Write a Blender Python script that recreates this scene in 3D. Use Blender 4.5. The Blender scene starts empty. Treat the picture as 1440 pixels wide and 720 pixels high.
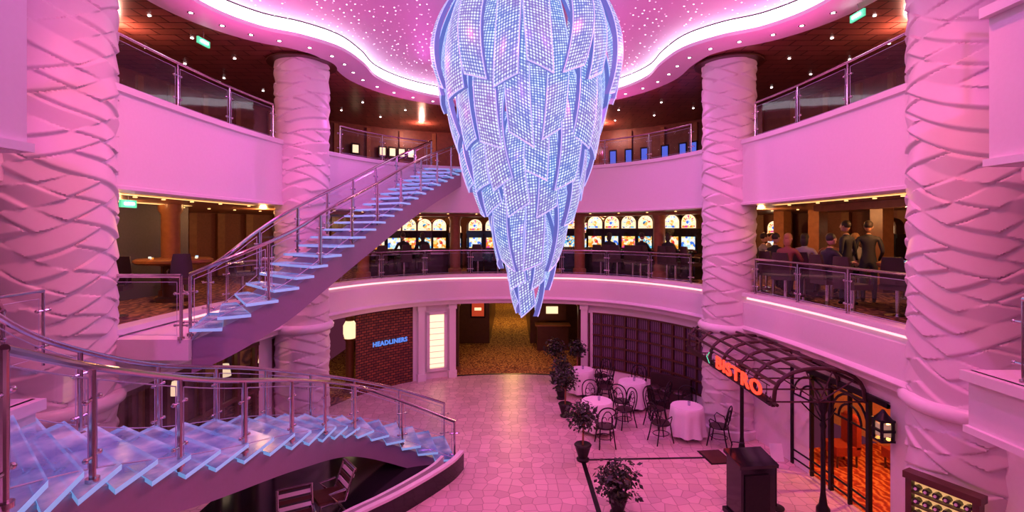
import bpy, math, random
import numpy as np
from mathutils import Vector, Matrix
random.seed(7)
sc = bpy.context.scene
sc.view_settings.view_transform = 'Standard'
sc.view_settings.look = 'None'
EYE = 4.95
F = 700.0

# ------------------------------------------------------------------ materials
def nt(name):
    m = bpy.data.materials.new(name); m.use_nodes = True
    t = m.node_tree; b = t.nodes['Principled BSDF']
    return m, t, b
def M(name, col, rough=.5, metal=0., em=None, es=0., bump=0., bscale=20., var=0.):
    m, t, b = nt(name)
    b.inputs['Base Color'].default_value = (*col, 1)
    b.inputs['Roughness'].default_value = rough
    b.inputs['Metallic'].default_value = metal
    if em:
        b.inputs['Emission Color'].default_value = (*em, 1)
        b.inputs['Emission Strength'].default_value = es
    n = t.nodes.new('ShaderNodeTexNoise'); n.inputs['Scale'].default_value = bscale
    tc = t.nodes.new('ShaderNodeTexCoord'); t.links.new(tc.outputs['Object'], n.inputs['Vector'])
    if bump > 0:
        bp = t.nodes.new('ShaderNodeBump'); bp.inputs['Strength'].default_value = bump
        bp.inputs['Distance'].default_value = .02
        t.links.new(n.outputs['Fac'], bp.inputs['Height']); t.links.new(bp.outputs['Normal'], b.inputs['Normal'])
    if var > 0:
        r = t.nodes.new('ShaderNodeMixRGB'); r.blend_type = 'MIX'
        r.inputs[1].default_value = (*[c*(1-var) for c in col], 1)
        r.inputs[2].default_value = (*[min(1, c*(1+var)) for c in col], 1)
        t.links.new(n.outputs['Fac'], r.inputs[0]); t.links.new(r.outputs[0], b.inputs['Base Color'])
    return m
def ramp(t, stops, interp='LINEAR'):
    r = t.nodes.new('ShaderNodeValToRGB'); cr = r.color_ramp; cr.interpolation = interp
    while len(cr.elements) < len(stops): cr.elements.new(.5)
    for e, (p, c) in zip(cr.elements, stops):
        e.position = p; e.color = (*c, 1) if len(c) == 3 else c
    return r
def math_n(t, op, a, b=None, c=None):
    n = t.nodes.new('ShaderNodeMath'); n.operation = op
    for i, x in enumerate((a, b, c)):
        if x is None: continue
        if isinstance(x, (int, float)): n.inputs[i].default_value = x
        else: t.links.new(x, n.inputs[i])
    return n.outputs[0]
def uvsep(t):
    tc = t.nodes.new('ShaderNodeTexCoord'); s = t.nodes.new('ShaderNodeSeparateXYZ')
    t.links.new(tc.outputs['UV'], s.inputs[0]); return tc, s.outputs[0], s.outputs[1]

plaster = M('white_plaster', (.80, .74, .78), .5, bump=.05, var=.03)
trimw = M('white_trim', (.85, .82, .84), .3, var=.02)
col_m = M('sculpted_column_plaster', (.76, .69, .71), .42, var=.02)
chrome = M('chrome', (.60, .54, .58), .18, 1., bscale=60, var=.05)
blackm = M('black_iron', (.02, .018, .02), .4, .6, var=.3)
bronze = M('dark_bronze', (.065, .03, .03), .4, .4, var=.3)
darkwood = M('dark_wood', (.09, .035, .02), .35, bscale=6, var=.4)
medwood = M('medium_wood', (.30, .12, .05), .35, bscale=8, var=.3)
darkgrey = M('dark_grey_wall', (.08, .075, .11), .6, var=.2)
cloth = M('white_tablecloth', (.85, .82, .84), .8, bump=.1, var=.03)
leaf = M('leaf_green', (.025, .04, .02), .45, var=.5)
warm_em = M('warm_strip', (.9, .6, .3), .5, em=(1, .58, .2), es=2.2)
cove_em = M('cove_strip', (.9, .8, .9), .5, em=(.86, .90, 1.), es=3.4)
pink_em = M('pink_led_strip', (.9, .6, .7), .5, em=(1, .45, .45), es=1.8)
lamp_em = M('downlight_lens', (.9, .8, .8), .5, em=(1, .85, .85), es=9)
blue_em = M('blue_panel', (.1, .2, .9), .5, em=(.10, .2, 1), es=.6)
green_em = M('exit_green', (.1, .7, .4), .5, em=(.1, .8, .4), es=.9)
red_em = M('red_neon', (.9, .05, .03), .5, em=(1, .06, .025), es=1.6)
white_em = M('lit_panel', (.9, .8, .6), .5, em=(1, .72, .42), es=1.3)
signblue = M('sign_blue', (.1, .3, .9), .4, em=(.1, .35, 1), es=.7)
stringer_m = M('stringer_paint', (.30, .22, .31), .35, var=.05)
blackgl = M('black_lacquer', (.012, .01, .014), .12, var=.2)
leather = M('dark_leather', (.04, .02, .02), .4, bump=.1)
redfab = M('red_fabric', (.35, .04, .02), .7, var=.3)
skinm = M('skin', (.50, .27, .18), .5, var=.05)
hairm = M('hair', (.03, .02, .015), .6, bump=.3)
shirt_d = M('dark_suit', (.012, .012, .018), .7, var=.2)
shirt_w = M('light_shirt', (.3, .27, .28), .7, var=.1)
shirt_r = M('rust_shirt', (.20, .06, .045), .7, var=.1)
pants = M('dark_trousers', (.02, .02, .028), .7, var=.2)
felt = M('table_felt', (.04, .14, .10), .8, var=.2)
glass_edge = M('glass_edge', (.5, .55, .7), .2, var=.1)

def glass_mat(name, tint=(.93, .94, 1), base=.05, k=.5):
    m, t, b = nt(name); t.nodes.remove(b)
    o = t.nodes['Material Output']
    tr = t.nodes.new('ShaderNodeBsdfTransparent'); tr.inputs[0].default_value = (*tint, 1)
    gl = t.nodes.new('ShaderNodeBsdfGlossy'); gl.inputs['Roughness'].default_value = .04
    mx = t.nodes.new('ShaderNodeMixShader')
    lw = t.nodes.new('ShaderNodeLayerWeight'); lw.inputs['Blend'].default_value = .5
    f = math_n(t, 'ADD', math_n(t, 'MULTIPLY', math_n(t, 'POWER', lw.outputs['Facing'], 4.0), k), base)
    t.links.new(f, mx.inputs[0]); t.links.new(tr.outputs[0], mx.inputs[1]); t.links.new(gl.outputs[0], mx.inputs[2])
    t.links.new(mx.outputs[0], o.inputs['Surface'])
    return m
glass = glass_mat('rail_glass', base=.04, k=.4)
wglass = glass_mat('window_glass', (.7, .7, .8), .06)

def tread_mat():
    m, t, b = nt('frosted_tread_glass')
    tc = t.nodes.new('ShaderNodeTexCoord')
    n = t.nodes.new('ShaderNodeTexNoise'); n.inputs['Scale'].default_value = 2.6; n.inputs['Detail'].default_value = 4
    t.links.new(tc.outputs['Object'], n.inputs['Vector'])
    r = ramp(t, [(.35, (.10, .20, .50)), (.5, (.28, .40, .70)), (.68, (.75, .78, 1))])
    t.links.new(n.outputs['Fac'], r.inputs[0])
    t.links.new(r.outputs[0], b.inputs['Base Color']); t.links.new(r.outputs[0], b.inputs['Emission Color'])
    b.inputs['Emission Strength'].default_value = .18
    b.inputs['Roughness'].default_value = .2
    o = t.nodes['Material Output']; tr = t.nodes.new('ShaderNodeBsdfTransparent'); tr.inputs[0].default_value = (.75, .85, 1, 1)
    mx = t.nodes.new('ShaderNodeMixShader'); mx.inputs[0].default_value = .62
    t.links.new(tr.outputs[0], mx.inputs[1]); t.links.new(b.outputs[0], mx.inputs[2]); t.links.new(mx.outputs[0], o.inputs['Surface'])
    return m
tread_g = tread_mat()
tread_e = M('tread_edge_led', (.35, .5, .75), .3, em=(.20, .50, 1), es=.5)

def marble_mat():
    m, t, b = nt('pink_marble_paving')
    tc = t.nodes.new('ShaderNodeTexCoord')
    vo = t.nodes.new('ShaderNodeTexVoronoi'); vo.feature = 'DISTANCE_TO_EDGE'
    vc = t.nodes.new('ShaderNodeTexVoronoi')
    for x in (vo, vc):
        x.voronoi_dimensions = '2D'; x.inputs['Scale'].default_value = 4.3; x.inputs['Randomness'].default_value = .6
        t.links.new(tc.outputs['Object'], x.inputs['Vector'])
    r = ramp(t, [(0.0, (.34, .23, .22)), (.045, (.76, .58, .55))])
    t.links.new(vo.outputs['Distance'], r.inputs[0])
    hs = t.nodes.new('ShaderNodeSeparateXYZ'); t.links.new(vc.outputs['Color'], hs.inputs[0])
    val = math_n(t, 'ADD', math_n(t, 'MULTIPLY', hs.outputs[0], .25), .80)
    mu = t.nodes.new('ShaderNodeVectorMath'); mu.operation = 'SCALE'
    t.links.new(r.outputs[0], mu.inputs[0]); t.links.new(val, mu.inputs['Scale'])
    t.links.new(mu.outputs[0], b.inputs['Base Color'])
    b.inputs['Roughness'].default_value = .35
    return m
marble = marble_mat()

def carpet_mat(name, c1, c2, c3, sc_=1.2, dist=9):
    m, t, b = nt(name)
    tc = t.nodes.new('ShaderNodeTexCoord')
    w = t.nodes.new('ShaderNodeTexWave'); w.inputs['Scale'].default_value = sc_; w.inputs['Distortion'].default_value = dist
    w.inputs['Detail'].default_value = 4; w.inputs['Detail Scale'].default_value = 2
    t.links.new(tc.outputs['Object'], w.inputs['Vector'])
    r = ramp(t, [(0, c1), (.5, c2), (1, c3)]); t.links.new(w.outputs['Fac'], r.inputs[0])
    t.links.new(r.outputs[0], b.inputs['Base Color']); b.inputs['Roughness'].default_value = .9
    return m
gold_carpet = carpet_mat('gold_carpet', (.14, .04, .015), (.34, .14, .03), (.75, .42, .10), 1.6, 22)
red_carpet = carpet_mat('red_carpet', (.35, .03, .01), (.6, .08, .02), (.8, .3, .08), 2.0)
darkfl = carpet_mat('brown_carpet', (.08, .03, .03), (.20, .08, .05), (.42, .20, .10), 1.5, 12)
gold_wave = carpet_mat('gold_wave_panel', (.1, .03, .02), (.45, .2, .07), (.7, .4, .15), .7)

def brick_mat():
    m, t, b = nt('dark_red_brick')
    tc = t.nodes.new('ShaderNodeTexCoord')
    br = t.nodes.new('ShaderNodeTexBrick'); t.links.new(tc.outputs['UV'], br.inputs['Vector'])
    br.inputs['Color1'].default_value = (.28, .08, .035, 1); br.inputs['Color2'].default_value = (.13, .035, .02, 1)
    br.inputs['Mortar'].default_value = (.015, .008, .008, 1)
    br.inputs['Scale'].default_value = 3.0; br.inputs['Mortar Size'].default_value = .04
    t.links.new(br.outputs['Color'], b.inputs['Base Color']); b.inputs['Roughness'].default_value = .6
    return m
brick = brick_mat()

def star_ceiling():
    m, t, b = nt('star_ceiling')
    b.inputs['Base Color'].default_value = (.76, .52, .72, 1); b.inputs['Roughness'].default_value = .5
    tc = t.nodes.new('ShaderNodeTexCoord')
    vo = t.nodes.new('ShaderNodeTexVoronoi'); vo.inputs['Scale'].default_value = 5.5; vo.voronoi_dimensions = '2D'
    t.links.new(tc.outputs['Object'], vo.inputs['Vector'])
    lt = math_n(t, 'LESS_THAN', vo.outputs['Distance'], .075)
    se = t.nodes.new('ShaderNodeSeparateXYZ'); t.links.new(vo.outputs['Color'], se.inputs[0])
    k = math_n(t, 'MULTIPLY', lt, math_n(t, 'MULTIPLY', math_n(t, 'POWER', se.outputs[0], 3.0), 10.0))
    b.inputs['Emission Color'].default_value = (1, .75, .95, 1)
    t.links.new(k, b.inputs['Emission Strength'])
    return m
star_m = star_ceiling()

def wood_ceiling():
    m, t, b = nt('wood_panel_ceiling')
    tc = t.nodes.new('ShaderNodeTexCoord')
    br = t.nodes.new('ShaderNodeTexBrick'); t.links.new(tc.outputs['Object'], br.inputs['Vector'])
    br.inputs['Color1'].default_value = (.32, .11, .08, 1); br.inputs['Color2'].default_value = (.23, .08, .055, 1)
    br.inputs['Mortar'].default_value = (.04, .012, .01, 1)
    br.inputs['Scale'].default_value = .8; br.inputs['Mortar Size'].default_value = .012
    t.links.new(br.outputs['Color'], b.inputs['Base Color']); b.inputs['Roughness'].default_value = .3
    return m
woodc = wood_ceiling()

def crystal_mat():
    m, t, b = nt('crystal_bead_panel')
    tc, u, v = uvsep(t)
    P = .046
    fu = math_n(t, 'SUBTRACT', math_n(t, 'FRACT', math_n(t, 'DIVIDE', u, P)), .5)
    fv = math_n(t, 'SUBTRACT', math_n(t, 'FRACT', math_n(t, 'DIVIDE', v, P*1.05)), .5)
    d = math_n(t, 'SQRT', math_n(t, 'ADD', math_n(t, 'MULTIPLY', fu, fu), math_n(t, 'MULTIPLY', fv, fv)))
    r = ramp(t, [(.14, (1, 1, 1)), (.47, (.0, .0, .0))]); t.links.new(d, r.inputs[0])
    n = t.nodes.new('ShaderNodeTexNoise'); n.inputs['Scale'].default_value = 1.3
    t.links.new(tc.outputs['Object'], n.inputs['Vector'])
    wn = t.nodes.new('ShaderNodeTexWhiteNoise'); wn.noise_dimensions = '2D'
    cb = t.nodes.new('ShaderNodeCombineXYZ')
    t.links.new(math_n(t, 'FLOOR', math_n(t, 'DIVIDE', u, P)), cb.inputs[0])
    t.links.new(math_n(t, 'FLOOR', math_n(t, 'DIVIDE', v, P*1.05)), cb.inputs[1])
    t.links.new(cb.outputs[0], wn.inputs['Vector'])
    k = math_n(t, 'MULTIPLY', r.outputs[0], math_n(t, 'ADD', math_n(t, 'MULTIPLY', wn.outputs['Value'], 1.5), .35))
    dk = ramp(t, [(.35, (.20, .14, .50)), (.62, (.05, .15, .56))]); t.links.new(n.outputs['Fac'], dk.inputs[0])
    mx = t.nodes.new('ShaderNodeMixRGB'); mx.inputs[2].default_value = (.80, .92, 1.0, 1)
    t.links.new(dk.outputs[0], mx.inputs[1])
    t.links.new(math_n(t, 'MINIMUM', k, 1.0), mx.inputs[0])
    t.links.new(mx.outputs[0], b.inputs['Emission Color']); b.inputs['Emission Strength'].default_value = 1.05
    b.inputs['Base Color'].default_value = (.05, .05, .10, 1); b.inputs['Roughness'].default_value = .3
    return m
crystal = crystal_mat()
ribm = M('ribbon_side', (.12, .12, .25), .3, .2, em=(.12, .18, .62), es=.6)
ribl = M('ribbon_rim', (.5, .55, .8), .25, .4, em=(.45, .52, 1.), es=.8)
corem = M('chandelier_core', (.2, .03, .1), .3, em=(.45, .01, .12), es=.5)

def screen_mat(i):
    m, t, b = nt('game_screen_%d' % i)
    tc = t.nodes.new('ShaderNodeTexCoord')
    vo = t.nodes.new('ShaderNodeTexVoronoi'); vo.inputs['Scale'].default_value = 11 + i
    mp = t.nodes.new('ShaderNodeMapping'); mp.inputs['Location'].default_value = (i*3.3, i*1.7, i)
    t.links.new(tc.outputs['Object'], mp.inputs[0]); t.links.new(mp.outputs[0], vo.inputs['Vector'])
    se = t.nodes.new('ShaderNodeSeparateXYZ'); t.links.new(vo.outputs['Color'], se.inputs[0])
    pal = [[(.9, .3, .02), (1, .7, .2), (.9, .85, .7), (.7, .02, .02), (.9, .8, .6)],
           [(.05, .2, .8), (.5, .8, 1), (1, .8, .3), (.9, .85, .8), (.9, .9, .9)],
           [(1, .75, .2), (.9, .2, .02), (1, .9, .7), (1, .6, .1), (.7, .05, .3)],
           [(.02, .1, .3), (.9, .9, .8), (.1, .5, .8), (.9, .5, .1), (.9, .85, .7)]][i % 4]
    r = ramp(t, [(j/5., c) for j, c in enumerate(pal)], 'CONSTANT'); t.links.new(se.outputs[0], r.inputs[0])
    t.links.new(r.outputs[0], b.inputs['Emission Color']); b.inputs['Emission Strength'].default_value = 1.1
    b.inputs['Base Color'].default_value = (.02, .02, .02, 1)
    return m
screens = [screen_mat(i) for i in range(4)]

# ------------------------------------------------------------------ mesh builder
class MB:
    def __init__(s, name): s.name = name; s.v = []; s.f = []; s.m = []; s.uv = []; s.mats = []
    def mi(s, mat):
        if mat not in s.mats: s.mats.append(mat)
        return s.mats.index(mat)
    def add(s, verts, faces, mat, uvs=None):
        b = len(s.v); s.v += [tuple(x) for x in verts]; k = s.mi(mat)
        for j, f in enumerate(faces):
            s.f.append([b+i for i in f]); s.m.append(k)
            s.uv.append(uvs[j] if uvs else None)
    def box(s, c, size, mat, rz=0., M4=None):
        hx, hy, hz = [k/2 for k in size]
        vs = [(x, y, z) for x in (-hx, hx) for y in (-hy, hy) for z in (-hz, hz)]
        cr, sr = math.cos(rz), math.sin(rz)
        if M4 is not None: vs = [M4 @ Vector(v) for v in vs]; vs = [(v[0]+c[0], v[1]+c[1], v[2]+c[2]) for v in vs]
        else: vs = [(c[0]+x*cr-y*sr, c[1]+x*sr+y*cr, c[2]+z) for x, y, z in vs]
        s.add(vs, [(0, 1, 3, 2), (4, 6, 7, 5), (0, 4, 5, 1), (2, 3, 7, 6), (0, 2, 6, 4), (1, 5, 7, 3)], mat)
    def tube(s, pts, r, mat, n=8, closed=False, cap=True):
        P = [Vector(p) for p in pts]; N = len(P)
        if not hasattr(r, '__len__'): r = [r]*N
        up = Vector((0, 0, 1)); vs = []; prev = None
        for i, p in enumerate(P):
            if closed: t = P[(i+1) % N]-P[i-1]
            else: t = P[min(i+1, N-1)]-P[max(i-1, 0)]
            if t.length < 1e-9: t = Vector((0, 0, 1))
            t.normalize()
            if prev is None:
                a = t.cross(up)
                if a.length < .05: a = t.cross(Vector((1, 0, 0)))
            else: a = prev - t*prev.dot(t)
            a.normalize(); prev = a; b = t.cross(a)
            for k in range(n):
                an = 2*math.pi*k/n
                vs.append(p+a*math.cos(an)*r[i]+b*math.sin(an)*r[i])
        fs = []
        for i in range(N if closed else N-1):
            j = (i+1) % N
            for k in range(n): fs.append((i*n+k, i*n+(k+1) % n, j*n+(k+1) % n, j*n+k))
        if cap and not closed: fs += [tuple(range(n-1, -1, -1)), tuple((N-1)*n+k for k in range(n))]
        s.add(vs, fs, mat)
    def cyl(s, p0, p1, r, mat, r1=None, n=12): s.tube([p0, p1], [r, r if r1 is None else r1], mat, n)
    def lathe(s, c, prof, mat, n=24, uv=False, wav=None):
        vs = []
        for i, (r, z) in enumerate(prof):
            for k in range(n):
                an = 2*math.pi*k/n; rr = r if wav is None else r*(1+wav(an, i))
                vs.append((c[0]+rr*math.cos(an), c[1]+rr*math.sin(an), c[2]+z))
        fs = []
        for i in range(len(prof)-1):
            for k in range(n):
                fs.append((i*n+k, i*n+(k+1) % n, (i+1)*n+(k+1) % n, (i+1)*n+k))
        fs.append(tuple(range(n-1, -1, -1)))
        fs.append(tuple((len(prof)-1)*n+k for k in range(n)))
        s.add(vs, fs, mat)
    def ball(s, c, r, mat, n=12, m=8):
        if not hasattr(r, '__len__'): r = (r, r, r)
        vs = []; fs = []
        for i in range(m+1):
            th = math.pi*i/m
            for k in range(n):
                an = 2*math.pi*k/n
                vs.append((c[0]+r[0]*math.sin(th)*math.cos(an), c[1]+r[1]*math.sin(th)*math.sin(an), c[2]+r[2]*math.cos(th)))
        for i in range(m):
            for k in range(n): fs.append((i*n+k, (i+1)*n+k, (i+1)*n+(k+1) % n, i*n+(k+1) % n))
        s.add(vs, fs, mat)
    def grid(s, rows, mat, uvf=None):
        n = len(rows[0]); vs = [p for r in rows for p in r]; fs = []; us = []
        for i in range(len(rows)-1):
            for j in range(n-1):
                fs.append((i*n+j, i*n+j+1, (i+1)*n+j+1, (i+1)*n+j))
                if uvf: us.append([uvf(i, j), uvf(i, j+1), uvf(i+1, j+1), uvf(i+1, j)])
        s.add(vs, fs, mat, us if uvf else None)
    def obj(s, smooth=True, ang=35, loc=None, rz=None):
        A = np.array(s.v, float)
        if loc is None:
            mn, mx = A.min(0), A.max(0); o = np.array([(mn[0]+mx[0])/2, (mn[1]+mx[1])/2, mn[2]]); A = A-o
        else: o = np.array(loc, float)
        me = bpy.data.meshes.new(s.name); me.from_pydata([tuple(x) for x in A], [], s.f)
        for m in s.mats: me.materials.append(m)
        me.polygons.foreach_set('material_index', s.m)
        if any(u is not None for u in s.uv):
            L = me.uv_layers.new(name='UVMap'); dat = []
            for f, u in zip(s.f, s.uv): dat += (u if u else [(0, 0)]*len(f))
            L.data.foreach_set('uv', np.array(dat, float).ravel())
        if smooth: me.shade_smooth(); me.set_sharp_from_angle(angle=math.radians(ang))
        me.update()
        ob = bpy.data.objects.new(s.name, me); sc.collection.objects.link(ob); ob.location = o
        if rz is not None: ob.rotation_euler[2] = rz
        return ob
def inst(ob, loc, rz=0., s=1.):
    o = bpy.data.objects.new(ob.name.split('.')[0], ob.data); sc.collection.objects.link(o)
    o.location = loc; o.rotation_euler[2] = rz; o.scale = (s, s, s); return o

# ------------------------------------------------------------------ atrium plan curve (superellipse)
CX, CY, AX, AY, NE = 0., 7.5, 5.8, 9.4, 2.5
th = np.linspace(-math.pi/2, 1.5*math.pi, 8001)
dx = AX*np.sign(np.cos(th))*np.abs(np.cos(th))**(2/NE); dy = CY+AY*np.sign(np.sin(th))*np.abs(np.sin(th))**(2/NE)
ss = np.concatenate([[0], np.cumsum(np.hypot(np.diff(dx), np.diff(dy)))])
S = np.linspace(0, ss[-1], 1601); PX = np.interp(S, ss, dx); PY = np.interp(S, ss, dy)
TX = np.gradient(PX); TY = np.gradient(PY); tl = np.hypot(TX, TY); NX = TY/tl; NY = -TX/tl
for arr in (NX, NY):
    arr[:] = np.convolve(np.pad(arr, 4, mode='edge'), np.ones(9)/9, 'valid')
def A(b): return math.atan((b-720)/700.)          # bearing helper
def arc(off, a, b, n=40):
    x = PX+NX*off; y = PY+NY*off
    az = np.arctan2(x, y); ok = y > 1.0
    o = np.argsort(az[ok]); azs = az[ok][o]; sv = S[ok][o]
    sa, sb = np.interp([A(a), A(b)], azs, sv)
    s_ = np.linspace(sa, sb, n)
    return [(np.interp(k, S, x), np.interp(k, S, y)) for k in s_], [(np.interp(k, S, NX), np.interp(k, S, NY)) for k in s_], s_
def sweep(mb, a, b, prof, mat, n=60, closed_prof=False):
    p, nn, s_ = arc(0., a, b, n)
    if prof and closed_prof: prof = prof+[prof[0]]
    cum = [prof[0][1]]
    for i in range(1, len(prof)): cum.append(cum[-1]+math.hypot(prof[i][0]-prof[i-1][0], prof[i][1]-prof[i-1][1])*(1 if prof[i][1] >= prof[i-1][1] else -1))
    rows = [[(q[0]+m[0]*o, q[1]+m[1]*o, z) for q, m in zip(p, nn)] for o, z in prof]
    mb.grid(rows, mat, lambda i, j: (s_[j], cum[i]))
def on(b, off, z=0.):
    p, nn, _ = arc(off, b, b+.01, 2); ang = math.atan2(nn[0][1], nn[0][0])
    return (p[0][0], p[0][1], z), ang
L2, L3 = 3.38, 7.0
LIP2, LIP3 = 3.5, 7.11
C2 = 5.57; C1 = 2.5; C3 = 9.1

# ------------------------------------------------------------------ floors
mb = MB('floor')
p, _, _ = arc(.4, 60, 1380, 90)
poly = [(x, y, 0) for x, y in p]+[(8, 5, 0), (8, -3, 0), (-8, -3, 0), (-8, 5, 0)]
mb.add(poly, [tuple(range(len(poly)))], marble); mb.obj(False, loc=(0, 0, 0))
mb = MB('carpet_corridor_floor')
mb.add([(-7, 14.2, -.012), (7, 14.2, -.012), (7, 40, -.012), (-7, 40, -.012)], [(0, 1, 2, 3)], gold_carpet); mb.obj(False, loc=(0, 0, 0))
mb = MB('floor_border_inlay')
mb.box((1.53, 8.2, .003), (.09, 5.1, .006), blackm); mb.box((3.65, 10.85, .003), (4.3, .07, .006), blackm, rz=.04)
sweep(mb, 640, 817, [(.28, .004), (.42, .004)], blackm, 20)
mb.obj(False)

# ------------------------------------------------------------------ L2 and L3 balconies
E0, E1 = 128, 1301
mb = MB('balcony_fascia_lower')
sweep(mb, E0, E1, [(.3, LIP2), (-.02, LIP2), (-.02, LIP2-.09), (.13, LIP2-.09), (.13, LIP2-.12)], trimw, 120)
sweep(mb, E0, E1, [(.13, LIP2-.12), (.13, LIP2-.17)], pink_em, 120)
sweep(mb, E0, E1, [(.13, LIP2-.17), (.02, LIP2-.24), (.0, LIP2-.5), (.02, 2.72), (-.05, 2.70), (-.07, 2.66), (-.05, 2.62), (.02, 2.6), (.06, C1), (.45, C1)], plaster, 120)
mb.obj(ang=50, loc=(0, 0, 0))
mb = MB('balcony_fascia_upper')
sweep(mb, E0, E1, [(.3, LIP3), (-.05, LIP3), (-.05, LIP3-.10), (0, LIP3-.12), (0, C2+.06), (-.03, C2+.05), (-.03, C2), (.5, C2)], plaster, 120)
mb.obj(ang=30, loc=(0, 0, 0))
mb = MB('balcony_floor_casino'); sweep(mb, E0, E1, [(.2, L2), (7, L2)], darkfl, 80); mb.obj(loc=(0, 0, 0))
mb = MB('ceiling_casino'); sweep(mb, E0, E1, [(.45, C2), (7, C2)], M('brown_ceiling', (.26, .12, .07), .3, var=.2), 80)
mb.obj(loc=(0, 0, 0))
mb = MB('balcony_floor_upper'); sweep(mb, E0, E1, [(.2, L3), (6, L3)], darkfl, 80); mb.obj(loc=(0, 0, 0))
mb = MB('wall_casino_back'); sweep(mb, E0, E1, [(6.5, L2), (6.5, C2)], M('wine_wall', (.24, .08, .05), .5, var=.3), 80)
for b in range(150, 1300, 40):
    q, a = on(b, 6.4, L2+1.1); mb.box(q, (.12, .25, 2.15), medwood, rz=a)
mb.obj(loc=(0, 0, 0))
mb = MB('wall_upper_back'); sweep(mb, E0, E1, [(4.6, L3), (4.6, C3+.1)], M('red_wood', (.20, .06, .035), .35, bscale=6, var=.4), 80)
for b in range(150, 1300, 46):
    q, a = on(b, 4.55, 8.0); mb.box(q, (.1, .16, 2.1), medwood, rz=a)
mb.obj(loc=(0, 0, 0))
mb = MB('ceiling_light_strip')
for a, b in ((135, 390), (1055, 1298)):
    sweep(mb, a, b, [(.55, C2-.015), (.68, C2-.015)], warm_em, 30)
    sweep(mb, a, b, [(2.3, C2-.015), (2.5, C2-.015)], warm_em, 30)
    sweep(mb, a, b, [(4.3, C2-.015), (4.5, C2-.015)], warm_em, 30)
sweep(mb, 480, 975, [(1.7, C2-.015), (1.8, C2-.015)], warm_em, 40)
mb.obj(loc=(0, 0, 0))
mb = MB('ceiling_bulkhead')
sweep(mb, 1058, 1290, [(1.6, C2-.01), (1.6, C2-.16), (1.9, C2-.16), (1.9, C2-.01)], medwood, 30)
sweep(mb, 480, 975, [(1.2, C2-.01), (1.2, C2-.1), (1.6, C2-.1), (1.6, C2-.01)], medwood, 40)
mb.obj(ang=30, loc=(0, 0, 0))
def nearslab(name, x0, x1, y0, y1, zb, zt, lip):
    mb = MB(name)
    mb.box(((x0+x1)/2, (y0+y1)/2, (zb+zt)/2), (abs(x1-x0), y1-y0, zt-zb), plaster)
    sx = 1 if x1 > 0 else -1
    inner = min(abs(x0), abs(x1))*sx
    mb.box((inner-sx*.02, (y0+y1)/2, zt-.05), (.12, y1-y0+.04, .1), trimw)
    mb.box((inner-sx*.01, (y0+y1)/2, zb+.04), (.08, y1-y0+.03, .07), trimw)
    mb.obj(False)
nearslab('balcony_slab_upper', 4.62, 10, -2, 4.82, C2, LIP3, 1)
nearslab('balcony_slab_upper', -10, -3.85, -2, 3.95, C2, LIP3, 1)
nearslab('balcony_slab_lower', 4.77, 10, -2, 5.2, 2.85, LIP2, 1)
nearslab('balcony_slab_lower', -10, -4.4, -2, 4.6, 2.85, L2+.02, 1)
mb = MB('balcony_slab_infill')
for sx in (-1, 1):
    mb.box((sx*8.6, 6.05, (C1+LIP2)/2), (4.6, 2.2, LIP2-C1), plaster)
    mb.box((sx*8.6, 6.05, (C2+LIP3)/2), (4.6, 2.2, LIP3-C2), plaster)
mb.obj(False)
mb = MB('viewing_platform')
vs = [(-4.4, 4.5), (-4.35, 4.15), (-2.75, 2.65), (-2.75, .9), (4.77, .9), (4.77, -2), (-4.4, -2)]
n = len(vs)
mb.add([(x, y, L2) for x, y in vs]+[(x, y, L2-.35) for x, y in vs], [tuple(range(n)), tuple(range(2*n-1, n-1, -1))]+[(i, (i+1) % n, n+(i+1) % n, n+i) for i in range(n)], plaster)
mb.obj(False)

# ------------------------------------------------------------------ columns (sculpted interlocking facets, real relief)
def relief(u, v, seed):
    wob = .05*np.sin(u*2*math.pi/2.+seed)+.04*np.sin(v*2.3+seed*2)
    a = u/1.0; c = (v+wob)/.30
    p = c+a; q = c-a
    pi, qi = np.floor(p), np.floor(q); pf = p-pi; qf = q-qi
    h = np.sin(pi*12.9898+qi*78.233+seed)*43758.5453; rnd = h-np.floor(h)
    w = .14
    f = lambda x: np.where(x < w, x/w, (1-x)/(1-w))
    g = lambda x: np.where(x > 1-w, (1-x)/w, x/(1-w))
    return np.where(rnd < .36, f(pf), np.where(rnd < .72, f(qf), np.where(rnd < .86, g(pf), g(qf))))
def column(x, y, R, mold_z=2.6, nu=256, nv=400, seed=0., amp=.045):
    mb = MB('column')
    an = np.linspace(0, 2*math.pi, nu, endpoint=False)
    per = 2*round(math.pi*R/.95)
    zz = np.linspace(0, C3+.02, nv)
    U, V = np.meshgrid(an/(2*math.pi)*per*1.0, zz)
    H = relief(U, V, seed)
    Rr = R-amp+H*amp
    ph = an[None, :]+math.pi/2
    X = x+Rr*np.cos(ph); Y = y+Rr*np.sin(ph)
    vs = np.stack([X, Y, V], -1).reshape(-1, 3)
    fs = []
    for i in range(nv-1):
        b0 = i*nu; b1 = b0+nu
        fs += [(b0+k, b0+(k+1) % nu, b1+(k+1) % nu, b1+k) for k in range(nu)]
    mb.add(vs.tolist(), fs, col_m)
    mb.lathe((x, y, 0), [(R+.02, mold_z-.1), (R+.08, mold_z-.05), (R+.09, mold_z+.02), (R+.05, mold_z+.08), (R+.02, mold_z+.1)], trimw, 48)
    mb.lathe((x, y, 0), [(R+.05, 0), (R+.05, .18), (R+.01, .2)], trimw, 48)
    mb.lathe((x, y, 0), [(R+.02, C3-.03), (R+.16, C3-.03), (R+.16, C3+.01)], darkwood, 48)
    mb.obj(ang=60)
column(5.4, 12.4, .64, seed=1.3, nu=240, nv=420); column(-5.22, 12.4, .655, seed=4.1, nu=240, nv=420)
column(6.42, 6.9, .77, 2.55, seed=7.7, nu=340, nv=560); column(-6.42, 6.9, .77, 2.55, seed=2.2, nu=340, nv=560)

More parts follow.
